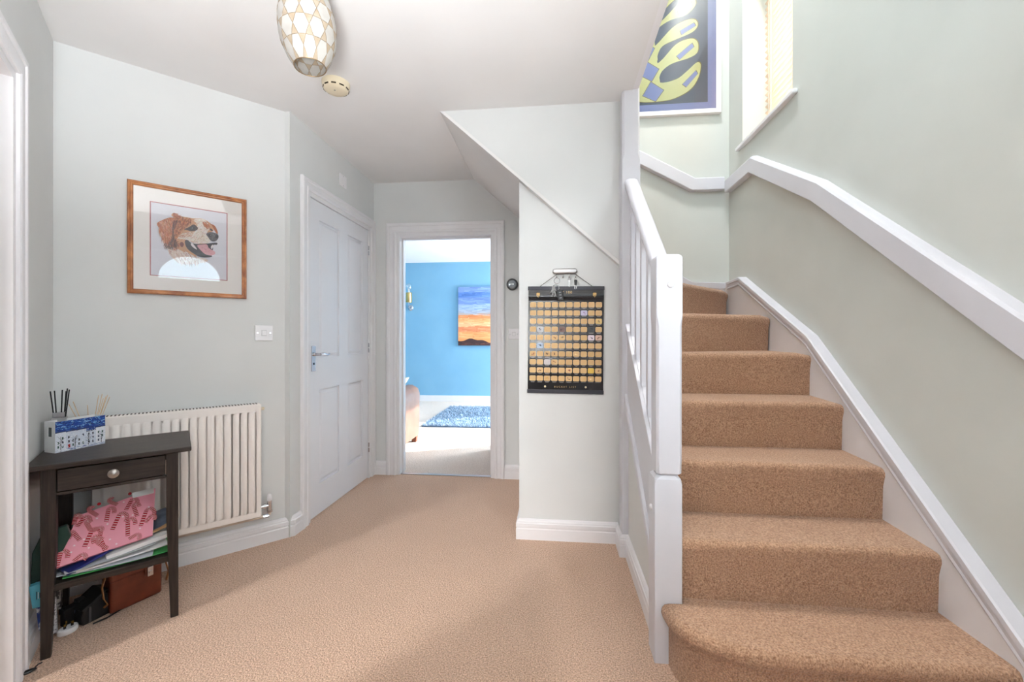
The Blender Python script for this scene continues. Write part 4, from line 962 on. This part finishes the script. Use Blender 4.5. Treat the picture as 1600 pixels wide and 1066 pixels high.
# ---- papers on the shelf
def sheet(name, label, cat, a, d, z, w, l, rot, th, m, roll=0.0, pitch_=0.0, bend=0.0, group=None):
    """a slightly bent rectangular sheet or folder lying on the pile"""
    T = F_DOG @ Matrix.Translation((a, -d, z)) @ Matrix.Rotation(math.radians(rot), 4, 'Z') @ Matrix.Rotation(math.radians(roll), 4, 'Y') @ Matrix.Rotation(math.radians(pitch_), 4, 'X')
    mb = MB(); NX, NY = 8, 6; top = []; 
    f = lambda x, y: bend * ((x / (w / 2)) ** 2) + bend * .4 * (y / (l / 2)) * (x / (w / 2))
    for zz in (0, th):
        for j in range(NY + 1):
            for i in range(NX + 1):
                x = -w / 2 + w * i / NX; y = -l / 2 + l * j / NY; top.append((x, y, f(x, y) + zz))
    n = NX + 1; o = n * (NY + 1); fs = []
    for j in range(NY):
        for i in range(NX): q = j * n + i; fs += [(q, q + n, q + n + 1, q + 1), (o + q, o + q + 1, o + q + n + 1, o + q + n)]
    for i in range(NX): fs += [(i, i + 1, o + i + 1, o + i), (NY * n + i + 1, NY * n + i, o + NY * n + i, o + NY * n + i + 1)]
    for j in range(NY): q = j * n; fs += [(q + n, q, o + q, o + q + n), (q + NX, q + n + NX, o + q + n + NX, o + q + NX)]
    ob = mb.add(top, fs).build(name, m, None, smooth=30); ob.matrix_world = T
    return tag(ob, label, cat, group)
gfold = mat('green_plastic', (74, 168, 92), .3); clear = mat('clear_folder', (206, 212, 220), .25); paper = mat('paper_white', (240, 239, 238), .8)
grey_p = mat('paper_grey', (196, 198, 204), .7); kraft = mat('kraft_envelope', (196, 160, 112), .8, col2=(186, 148, 100), nscale=20); navy = mat('navy_folder', (26, 40, 110), .35); slate = mat('slate_print', (70, 82, 104), .4, col2=(104, 116, 134), nscale=20)
sheet('plastic_folder', 'green edged plastic folder at the bottom of the pile on the table shelf', 'folder', .232, .325, SHZ + .003, .30, .22, 4, .003, gfold, bend=.004)
sheet('plastic_folder', 'clear grey plastic folder lying over the green folder on the table shelf', 'folder', .205, .330, SHZ + .010, .27, .22, -3, .003, clear, bend=.005)
sheet('paper_stack', 'white paper bundle in the pile on the table shelf', 'papers', .24, .322, SHZ + .019, .26, .21, 7, .006, paper, roll=-3, bend=.003)
sheet('loose_sheet', 'single grey printed sheet sticking out of the pile under the candy cane bag', 'papers', .20, .340, SHZ + .034, .25, .20, 12, .0012, grey_p, roll=-4, bend=.003)
sheet('notebook', 'thick white notebook lying on top of the papers on the table shelf', 'notebook', .285, .322, SHZ + .044, .20, .18, 10, .014, paper, roll=-7)
sheet('ring_binder', 'dark blue folder under the pink candy cane bag', 'folder', .165, .335, SHZ + .052, .22, .18, 24, .008, navy, roll=-16)
sheet('envelope', 'brown envelope under the corner of the candy cane bag', 'envelope', .305, .310, SHZ + .074, .16, .14, 16, .003, kraft, roll=-10, bend=.003)
sheet('magazine', 'slate blue printed magazine behind the brown envelope on the pile', 'magazine', .325, .275, SHZ + .086, .14, .16, 14, .004, slate, roll=-10, pitch_=6)
# pink candy cane gift bag leaning back on the pile
def dpt(u, v, d): a, z = onD(u, v, d); return Vector((a, -d, z))
g0, g1, g2 = dpt(84, 889, .436), dpt(238.5, 836, .398), dpt(243, 763, .262)
gx = (g1 - g0).normalized(); gn = gx.cross((g2 - g0)).normalized(); gz = gn.cross(gx).normalized()
if gz.z < 0: gz = -gz
gy = gz.cross(gx)
TG = F_DOG @ Matrix.Translation(g0) @ Matrix(((gx.x, gy.x, gz.x, 0), (gx.y, gy.y, gz.y, 0), (gx.z, gy.z, gz.z, 0), (0, 0, 0, 1)))
TGi = TG.inverted()
def gp(u, v):                                      # photo pixel -> bag plane
    o = TGi @ Vector((0, 0, CAMH)); q = TGi @ Vector((ray(u, v)[0], ray(u, v)[1], CAMH + ray(u, v)[2])); dd = q - o; t = -o.y / dd.y
    return ((o + dd * t).x, (o + dd * t).z)
bag = thing('gift_bag', 'pink paper gift bag printed with red and white candy canes leaning on the papers', 'gift bag', TG)
out = [gp(*p) for p in ((84, 889), (238.5, 836), (243, 763), (122, 806))]
MB().prism(out, 'y', 0, .012).build('bag_body', mat('pink_paper', (226, 142, 160), .55), bag, bevel=.002)
ink = Ink(-.0004, 4e-6)
ink.poly(out, (240, 160, 178))
def cane(cx, cy, L, ang, flip=1):
    """candy cane drawn in enlarged-crop pixels (crop 30,760 scale 3.948)"""
    pts = []
    for k in range(7): pts.append((0, L * .55 - k * L * .9 / 6))
    for k in range(1, 9): a = math.pi * k / 8; pts.append((flip * (L * .24 - L * .24 * math.cos(a)), -L * .35 - L * .24 * math.sin(a)))
    pts.append((flip * L * .48, -L * .2))
    ca, sa_ = math.cos(math.radians(ang)), math.sin(math.radians(ang))
    P_ = [gp(30 + (cx + x * ca - y * sa_) / 3.948, 760 + (cy + x * sa_ + y * ca) / 3.948) for x, y in pts]
    for k in range(len(P_) - 1): ink.stroke(P_[k], P_[k + 1], .013, (180, 36, 48))
    for k in range(0, len(P_) - 1):
        m0 = Vector(P_[k]).lerp(Vector(P_[k + 1]), .42); m1 = Vector(P_[k]).lerp(Vector(P_[k + 1]), .62); ink.stroke(tuple(m0), tuple(m1), .0115, (255, 236, 236))
for c in ((345, 205, 60, 15), (385, 215, 80, 40), (455, 165, 60, -60), (425, 245, 55, -30), (545, 175, 80, 10), (580, 105, 50, -70), (600, 215, 110, 25), (670, 255, 95, 0), (680, 110, 80, 30), (715, 150, 70, -20), (770, 190, 110, 20), (350, 305, 70, -40, -1), (430, 315, 120, 25), (510, 350, 90, -25, -1), (510, 365, 70, -60), (245, 450, 100, 15), (365, 440, 70, 50), (705, 310, 60, 60), (800, 200, 60, 40), (480, 265, 50, 60), (280, 320, 50, 40)): cane(*c)
for x, y in ((645, 100), (545, 235), (340, 368), (430, 382), (600, 358), (745, 262), (700, 180), (480, 200), (300, 250), (260, 400), (320, 410), (560, 330), (800, 130), (400, 330), (640, 190)):
    c = gp(30 + x / 3.948, 760 + y / 3.948)
    for k in range(3): a = k * math.pi / 3; ink.stroke((c[0] - .004 * math.cos(a), c[1] - .004 * math.sin(a)), (c[0] + .004 * math.cos(a), c[1] + .004 * math.sin(a)), .001, (250, 244, 246))
ink.build('candy_cane_print', ink_mat('bag_ink', .55), bag)
tg = [gp(*p) for p in ((206, 771), (240, 763), (240.5, 771), (207, 779))]
MB().prism(tg, 'y', -.004, -.001).build('gift_tag', paper, bag, bevel=.0008)
c = gp(203, 772); MB().lathe([(.006, 0), (.0055, .003), (.003, .005), (0, .0055)], 12, Matrix.Translation((c[0], -.001, c[1])) @ RX).build('red_seal', mat('seal_red', (190, 30, 40), .4), bag)
c = gp(155, 788); MB().lathe([(.006, 0), (.0055, .003), (.003, .005), (0, .0055)], 12, Matrix.Translation((c[0], -.001, c[1])) @ RX).build('red_seal', MATS['seal_red'], bag)

# ---- dark green document bag between shelf and left wall
gm = mat('dark_green_card', (30, 62, 54), .5)
gb = thing('document_wallet', 'dark green document wallet slumped at the left end of the table shelf', 'folder', F_DOG @ Matrix.Translation((.035, -.40, .20)))
def lp(u, v, d): a, z = onD(u, v, d); return (a - .035, z - .20)
ol = [lp(*p, .38) for p in ((38, 914), (66, 903), (88, 880), (112, 835), (106, 818), (84, 826), (64, 838), (52, 862))]
ol = [(max(x, -.030), z) for x, z in ol]
MB().prism(ol, 'y', .0, .022).build('wallet', gm, gb, bevel=.004)
MB().prism([ol[0], ol[1], (ol[1][0], ol[1][1] - .010), (ol[0][0] + .006, ol[0][1] - .010)], 'y', -.002, .020).build('wallet_edge', mat('dark_red_card', (96, 24, 34), .5), gb)
# ---- boxes and leaflets propped by the left wall
def prop_box(name, label, cat, px_, d0, d1, m, extra=None):
    ps = [onD(u, v, d1) for u, v in px_]; a0 = min(max(p[0], .006) for p in ps); z0 = min(p[1] for p in ps)
    t = thing(name, label, cat, F_DOG @ Matrix.Translation((a0, -d1, max(0, z0))))
    o = [(max(p[0], .006) - a0, max(p[1], 0.001) - max(0, z0)) for p in ps]
    MB().prism(o, 'y', 0, d1 - d0).build('carton', m, t, bevel=.0015)
    return t, o
t, o = prop_box('small_carton', 'small turquoise carton standing between the table leg and the wall', 'box', ((50.5, 952), (66, 948), (63, 912), (43.5, 919)), .395, .425, mat('turquoise_card', (96, 184, 206), .45))
ink = Ink(-.0006); cz = (o[0][1] + o[2][1]) / 2
for k in range(3): ink.rect(.018 + .004 * k - .0, .020 + .004 * k, cz - .012 + .002 * k, cz + .016 - .003 * k, (30, 50, 70) if k != 1 else (226, 240, 244))
ink.build('label_print', ink_mat('carton_ink', .5), t)
prop_box('medicine_box', 'blue and white medicine box wedged below the turquoise carton', 'box', ((60, 985), (70, 990), (70, 944), (56, 950)), .37, .41, mat('blue_card', (36, 66, 140), .45, col2=(220, 224, 232), nscale=26, ramp=(.5, .56)))
prop_box('leaflet', 'white leaflet with tiny print standing behind the front table leg', 'leaflet', ((79, 993), (89, 990), (87, 938), (84, 935), (79, 960)), .30, .318, mat('leaflet_paper', (232, 232, 236), .6, col2=(120, 120, 130), nscale=160, ramp=(.55, .62)))
prop_box('spray_can', 'patterned grey tin standing in the corner behind the leaflet', 'tin', ((84, 955), (95, 952), (95, 915), (84, 917)), .19, .225, mat('patterned_grey', (70, 66, 66), .5, col2=(186, 178, 172), nscale=70, ramp=(.46, .54)))
# ---- brown leather camera case
cA = Vector((.203, .298)); cB = Vector((.362, .224)); cd = (cB - cA).normalized(); cl = (cB - cA).length
case = thing('camera_case', 'brown leather case with a silver clasp standing under the table shelf', 'case', F_DOG @ Matrix.Translation((cA.x, -cA.y, 0)) @ Matrix.Rotation(math.atan2(-cd.y, cd.x), 4, 'Z'))
leather = mat('brown_leather', (104, 46, 28), .38, col2=(126, 60, 38), nscale=14, bump=.2, bscale=220, coat=.15)
B(0, cl, 0, .085, 0, .172).build('body', leather, case, bevel=.012, seg=4)
B(-.003, cl + .003, -.004, .089, .125, .196).build('lid', leather, case, bevel=.012, seg=4)
fl_ = B(cl * .62, cl * .82, -.008, -.003, .105, .19).build('flap', leather, case, bevel=.003)
cp = B(cl * .66, cl * .78, -.013, -.007, .100, .140).build('clasp', chrome, case, bevel=.002)
B(cl * .69, cl * .75, -.016, -.012, .112, .122).build('clasp_latch', chrome, cp, bevel=.001)
MB().lathe([(.004, 0), (.004, .003), (0, .004)], 10, Matrix.Translation((cl * .72, -.008, .17)) @ RX).build('rivet', chrome, case)
m = MB()
for s_, off in ((-1, 0), (1, cl)):
    pts = [(off + s_ * .004, .03, .16), (off + s_ * .020, .02, .12), (off + s_ * .022, .0, .08), (off + s_ * .012, -.005, .055), (off + s_ * .018, .01, .04)]
    m = MB(); m.loft([[(p[0] - .0012, p[1] - .006, p[2]), (p[0] + .0012, p[1] - .006, p[2]), (p[0] + .0012, p[1] + .006, p[2]), (p[0] - .0012, p[1] + .006, p[2])] for p in pts]); m.build('strap', mat('tan_strap', (176, 116, 66), .5), case, smooth=60)
# ---- black camera bag
kb = thing('camera_bag', 'low black nylon camera bag lying beside the brown leather case', 'bag', F_DOG @ Matrix.Translation((.150, -.262, 0)) @ Matrix.Rotation(math.radians(32), 4, 'Z'))
nylon = mat('black_nylon', (20, 20, 22), .55, bump=.2, bscale=400)
MB().prism([(-.050, 0), (.050, 0), (.054, .05), (.046, .085), (.02, .098), (-.02, .072), (-.048, .06), (-.054, .03)], 'y', -.035, .045).build('bag_body', nylon, kb, bevel=.008, seg=3)
MB().prism([(-.052, .058), (-.02, .074), (.02, .100), (.050, .086), (.050, .094), (.02, .108), (-.022, .082), (-.056, .066)], 'y', -.040, .050).build('bag_flap', nylon, kb, bevel=.003)
B(-.034, -.026, -.040, -.034, .006, .066).build('zip_pull', mat('dull_grey', (86, 86, 90), .4, .5), kb, bevel=.001)
m = MB(); m.tube([(.045, -.03, .07), (.07, -.045, .03), (.06, -.06, .006), (.01, -.066, .005), (-.03, -.058, .005)], .003, 6); m.build('shoulder_strap', nylon, kb)
# ---- plug on the floor and black charger behind it
plu = thing('mains_plug', 'white three-pin mains plug lying with its pins up on the carpet', 'plug', F_DOG @ Matrix.Translation((.086, -.322, 0)) @ Matrix.Rotation(math.radians(35), 4, 'Z'))
def dshape(r, z): return [(r * math.cos(a) * 1.1, r * .95 * math.sin(a) if math.sin(a) < 0 else r * .62 * math.sin(a), z) for a in [2 * math.pi * k / 28 for k in range(28)]]
MB().loft([dshape(.024, 0), dshape(.027, .004), dshape(.027, .018), dshape(.0245, .021)]).build('plug_body', plastic_w, plu, smooth=50)
pin = mat('pin_brass', (150, 124, 70), .35, 1)
for x, y, w, h in ((-.011, -.006, .0032, .016), (.011, -.006, .0032, .016), (0, .008, .002, .020)):
    B(x - w, x + w, y - .002, y + .002, .021, .021 + h * .55).build('pin_sleeve', plastic_k, plu); B(x - w, x + w, y - .002, y + .002, .021 + h * .55, .021 + h).build('pin', pin, plu)
ch = thing('charger', 'black power adapter with a grey strip standing behind the white plug', 'charger', F_DOG @ Matrix.Translation((.088, -.262, 0)) @ Matrix.Rotation(math.radians(30), 4, 'Z'))
B(-.026, .026, -.018, .018, 0, .072).build('adapter', plastic_k, ch, bevel=.005); B(.002, .006, -.0195, -.017, .008, .066).build('grey_strip', mat('dull_blue_grey', (110, 116, 136), .4), ch)
B(.012, .046, -.012, .014, .066, .086).build('adapter_block', plastic_k, ch, bevel=.004)
bxp, byp = onZ(43, 1053)
dk = thing('black_clip', 'small black plastic clip lying on the carpet beside the left door frame', 'clip', frame(bxp, byp, 60))
MB().lathe([(0, 0), (.010, .002), (.013, .006), (.010, .010), (0, .012)], 16, Matrix.Diagonal((1.7, .7, 1, 1))).build('clip_body', plastic_k, dk)
MB().tube([(.012, .0, .006), (.024, .008, .012), (.034, .014, .010)], .002, 6).build('clip_arm', plastic_k, dk)

# ================================================================== LIVING ROOM BEYOND THE DOORWAY
lb = mat('tan_leather', (118, 90, 76), .42, col2=(134, 104, 88), nscale=6, bump=.08, bscale=120, coat=.1)
so_ = thing('sofa', 'tan leather sofa with rounded arm standing beyond the open doorway', 'sofa', Matrix.Translation((-2.35, 3.95, 0)))
def sob(mb, name, m=lb, **k):
    mb.v = [(x + 2.35, y - 3.95, z) for x, y, z in mb.v]; return mb.build(name, m, so_, **k)
for x0, x1 in ((-1.63, -1.455), (-3.28, -3.11)):
    m = MB(); L = []
    for y, zz, w in ((3.52, .60, 0), (4.2, .61, 0), (4.34, .615, .0), (4.41, .60, .012)):
        cx = (x0 + x1) / 2; h = (x1 - x0) / 2 - w
        L.append([(cx - h, y, .07), (cx + h, y, .07), (cx + h + .006, y, .35), (cx + h + .02 - w, y, zz - .09), (cx + h - .01, y, zz - .03), (cx + h - .06, y, zz), (cx - h + .06, y, zz), (cx - h + .01, y, zz - .03), (cx - h - .02 + w, y, zz - .09), (cx - h - .006, y, .35)])
    m.loft(L); sob(m, 'arm', bevel=.01, smooth=60)
sob(B(-3.11, -1.63, 3.52, 4.34, .07, .30), 'base', bevel=.02)
sob(B(-3.25, -1.5, 3.46, 3.72, .07, .80), 'backrest', bevel=.05, seg=4)
for x0, x1 in ((-3.09, -2.375), (-2.365, -1.65)): sob(B(x0, x1, 3.70, 4.38, .30, .45), 'seat_cushion', bevel=.04, seg=4)
for x, y in ((-1.50, 4.36), (-3.22, 4.36), (-1.50, 3.56), (-3.22, 3.56)): sob(MB().loft([[(x - .022, y - .022, 0), (x + .022, y - .022, 0), (x + .022, y + .022, 0), (x - .022, y + .022, 0)], [(x - .03, y - .03, .075), (x + .03, y - .03, .075), (x + .03, y + .03, .075), (x - .03, y + .03, .075)]]), 'foot', mat('sofa_foot_wood', (120, 62, 36), .4))
cu = MB(); G = 10; vs = []
for sgn in (1, -1):
    for j in range(G + 1):
        for i in range(G + 1):
            x = -1 + 2 * i / G; y = -1 + 2 * j / G; e = max(0, (1 - x * x) * (1 - y * y)) ** .4; k = 1 - .06 * (1 - abs(x)) * 0 - .05 * (1 - x * x if abs(y) > .99 else 0); vs.append((x * .19 * (1 - .06 * (1 - y * y)), sgn * .06 * e, y * .145 * (1 - .06 * (1 - x * x))))
n = G + 1; o = n * n; fs = []
for j in range(G):
    for i in range(G): q = j * n + i; fs += [(q, q + 1, q + n + 1, q + n), (o + q, o + q + n, o + q + n + 1, o + q + 1)]
cu.add(vs, fs); cq = cu.build('cushion', mat('cream_cushion', (226, 216, 190), .9, col2=(206, 194, 164), nscale=60), None, smooth=80)
cq.matrix_world = Matrix.Translation((-1.655, 4.10, .605)) @ Matrix.Rotation(math.radians(84), 4, 'Z') @ Matrix.Rotation(math.radians(48), 4, 'X')
tag(cq, 'cream scatter cushion on the tan leather sofa beside its arm', 'cushion')
# rug
rx0, rx1, ryy0, ryy1 = -1.66, -.28, 5.09, 6.56
rug = thing('shaggy_rug', 'pale blue grey shaggy rug on the carpet of the blue-walled room', 'rug', Matrix.Translation(((rx0 + rx1) / 2, (ryy0 + ryy1) / 2, 0)))
rwx, rwy = (rx1 - rx0) / 2, (ryy1 - ryy0) / 2
rm1 = mat('rug_pile', (126, 156, 184), .95, col2=(196, 212, 226), nscale=35, spec=.1)
B(-rwx, rwx, -rwy, rwy, .001, .014).build('rug_base', mat('rug_backing', (104, 130, 158), .95), rug)
m = MB(); rr = random.Random(2)
for _ in range(15000):
    x, y = rr.uniform(-rwx, rwx), rr.uniform(-rwy, rwy); a = rr.uniform(0, 6.283); l = rr.uniform(.012, .03); w = .005
    dx, dy = math.cos(a), math.sin(a)
    m.add([(x - dy * w, y + dx * w, .012), (x + dy * w, y - dx * w, .012), (x + dx * l, y + dy * l, .012 + rr.uniform(.018, .034))], [(0, 1, 2)])
pile = m.build('pile', rm1, rug, smooth=0); pile['kind'] = 'stuff'
# wall sconce
bulb_m = bpy.data.materials.new('clear_bulb'); bulb_m.use_nodes = True; nt = bulb_m.node_tree; nt.nodes.remove(nt.nodes['Principled BSDF'])
tr = nt.nodes.new('ShaderNodeBsdfTransparent'); df = nt.nodes.new('ShaderNodeBsdfGlossy'); df.inputs['Roughness'].default_value = .1; mx = nt.nodes.new('ShaderNodeMixShader'); mx.inputs[0].default_value = .14
nt.links.new(tr.outputs[0], mx.inputs[1]); nt.links.new(df.outputs[0], mx.inputs[2]); nt.links.new(mx.outputs[0], nt.nodes['Material Output'].inputs[0])
sc = thing('wall_sconce', 'brass cylinder wall light with a clear globe bulb on the blue wall', 'wall light', Matrix.Translation((-2.535, 7.17, 1.62)))
MB().lathe([(.05, 0), (.05, .012), (.03, .03), (0, .032)], 24, Matrix.Translation((0, 0, .03)) @ RX).build('back_plate', chrome, sc)
MB().tube([(0, -.02, .03), (0, -.09, .03), (0, -.10, .06), (0, -.10, .12)], .012, 10).build('arm', chrome, sc)
MB().lathe([(0, .12), (.05, .12), (.052, .125), (.052, .285), (.048, .29), (0, .285)], 28, Matrix.Translation((0, -.10, 0))).build('brass_sleeve', brass, sc)
MB().lathe([(.022, .28), (.024, .31), (.05, .345), (.062, .39), (.055, .43), (.03, .455), (0, .462)], 28, Matrix.Translation((0, -.10, 0))).build('globe_bulb', bulb_m, sc)
MB().lathe([(0, .28), (.012, .285), (.01, .33), (.004, .36), (0, .36)], 12, Matrix.Translation((0, -.10, 0))).build('bulb_stem', mat('frosted_stem', (240, 240, 236), .3), sc)
# sunset canvas
cx0, cz0, cw, chh = -1.668, .985, .98, 1.02
cv = thing('canvas_painting', 'unframed canvas of an orange sunset over dark hills on the blue wall', 'painting', Matrix.Translation((cx0, 7.17, cz0)))
B(0, cw, -.038, -.001, 0, chh).build('stretcher', mat('canvas_edge', (70, 92, 132), .8), cv, bevel=.003)
ink = Ink(-.0384, 4e-6); r5 = random.Random(8)
bands = [(1.02, (128, 158, 214)), (.93, (98, 138, 206)), (.84, (122, 152, 212)), (.72, (158, 182, 222)), (.62, (170, 178, 196)), (.57, (190, 176, 170)), (.53, (240, 150, 96)), (.47, (248, 170, 112)), (.40, (252, 192, 140)), (.33, (240, 146, 100)), (.24, (250, 168, 108)), (.12, (248, 158, 94))]
for i, (z, c) in enumerate(bands): ink.rect(0, cw, 0, z, c)
for _ in range(700):
    z = r5.uniform(.13, 1.01); c0 = [c for zz, c in bands if zz >= z][-1]; l = r5.uniform(.08, .3); x = r5.uniform(0, cw - l); sl_ = r5.uniform(-.12, .12)
    z2 = min(1.015, max(.1, z + sl_ * l)); j = r5.randint(-22, 22); ink.stroke((x, z), (x + l, z2), r5.uniform(.008, .028), tuple(max(0, min(255, v + j)) for v in c0), .004)
hill = [(0, 0), (cw, 0), (cw, .07)] + [(cw * (1 - k / 20), .055 + .06 * max(0, math.sin((1 - k / 20) * 4.2 + .5)) ** 2 + .012 * math.sin(k * 1.3)) for k in range(1, 21)]
ink.poly(hill, (66, 44, 46))
for _ in range(80): x = r5.uniform(0, cw - .1); z = r5.uniform(.005, .05); ink.stroke((x, z), (x + .09, z + r5.uniform(-.01, .01)), .01, r5.choice([(92, 54, 50), (50, 40, 44), (110, 64, 54)]), .003)
ink.build('painting_surface', ink_mat('canvas_ink', .7), cv)

# ================================================================== ADDED FILL LAMPS, OUT OF VIEW
fl = thing('added_floor_lamp', 'added unseen slim white floor lamp with its shade tipped to the ceiling beside the front door', 'lamp', Matrix.Translation((-.03, -.36, 0)))
MB().lathe([(0, 0), (.095, 0), (.095, .012), (.02, .022), (0, .022)], 28).build('base', plastic_w, fl)
MB().tube([(0, 0, .02), (0, 0, .82)], .009, 10).build('pole', plastic_w, fl)
TS = Matrix.Translation((0, 0, .91)) @ Vector((-.36, .36, 1)).to_track_quat('Z', 'Y').to_matrix().to_4x4()
MB().loft([[TS @ Vector((r * math.cos(2 * math.pi * i / 24), r * math.sin(2 * math.pi * i / 24), z)) for i in range(24)] for r, z in ((.02, -.12), (.12, -.06), (.225, -.006), (.221, -.006), (.116, -.056), (.016, -.114))]).build('shade', plastic_w, fl)
cl_ = thing('added_ceiling_lamp', 'added unseen flat round white ceiling lamp high above the stairs', 'lamp', Matrix.Translation((.80, 2.2, 5.0)))
MB().lathe([(0, 0), (.27, 0), (.27, -.03), (.26, -.05), (.25, -.05), (.25, -.02), (0, -.02)], 36).build('dish', plastic_w, cl_)
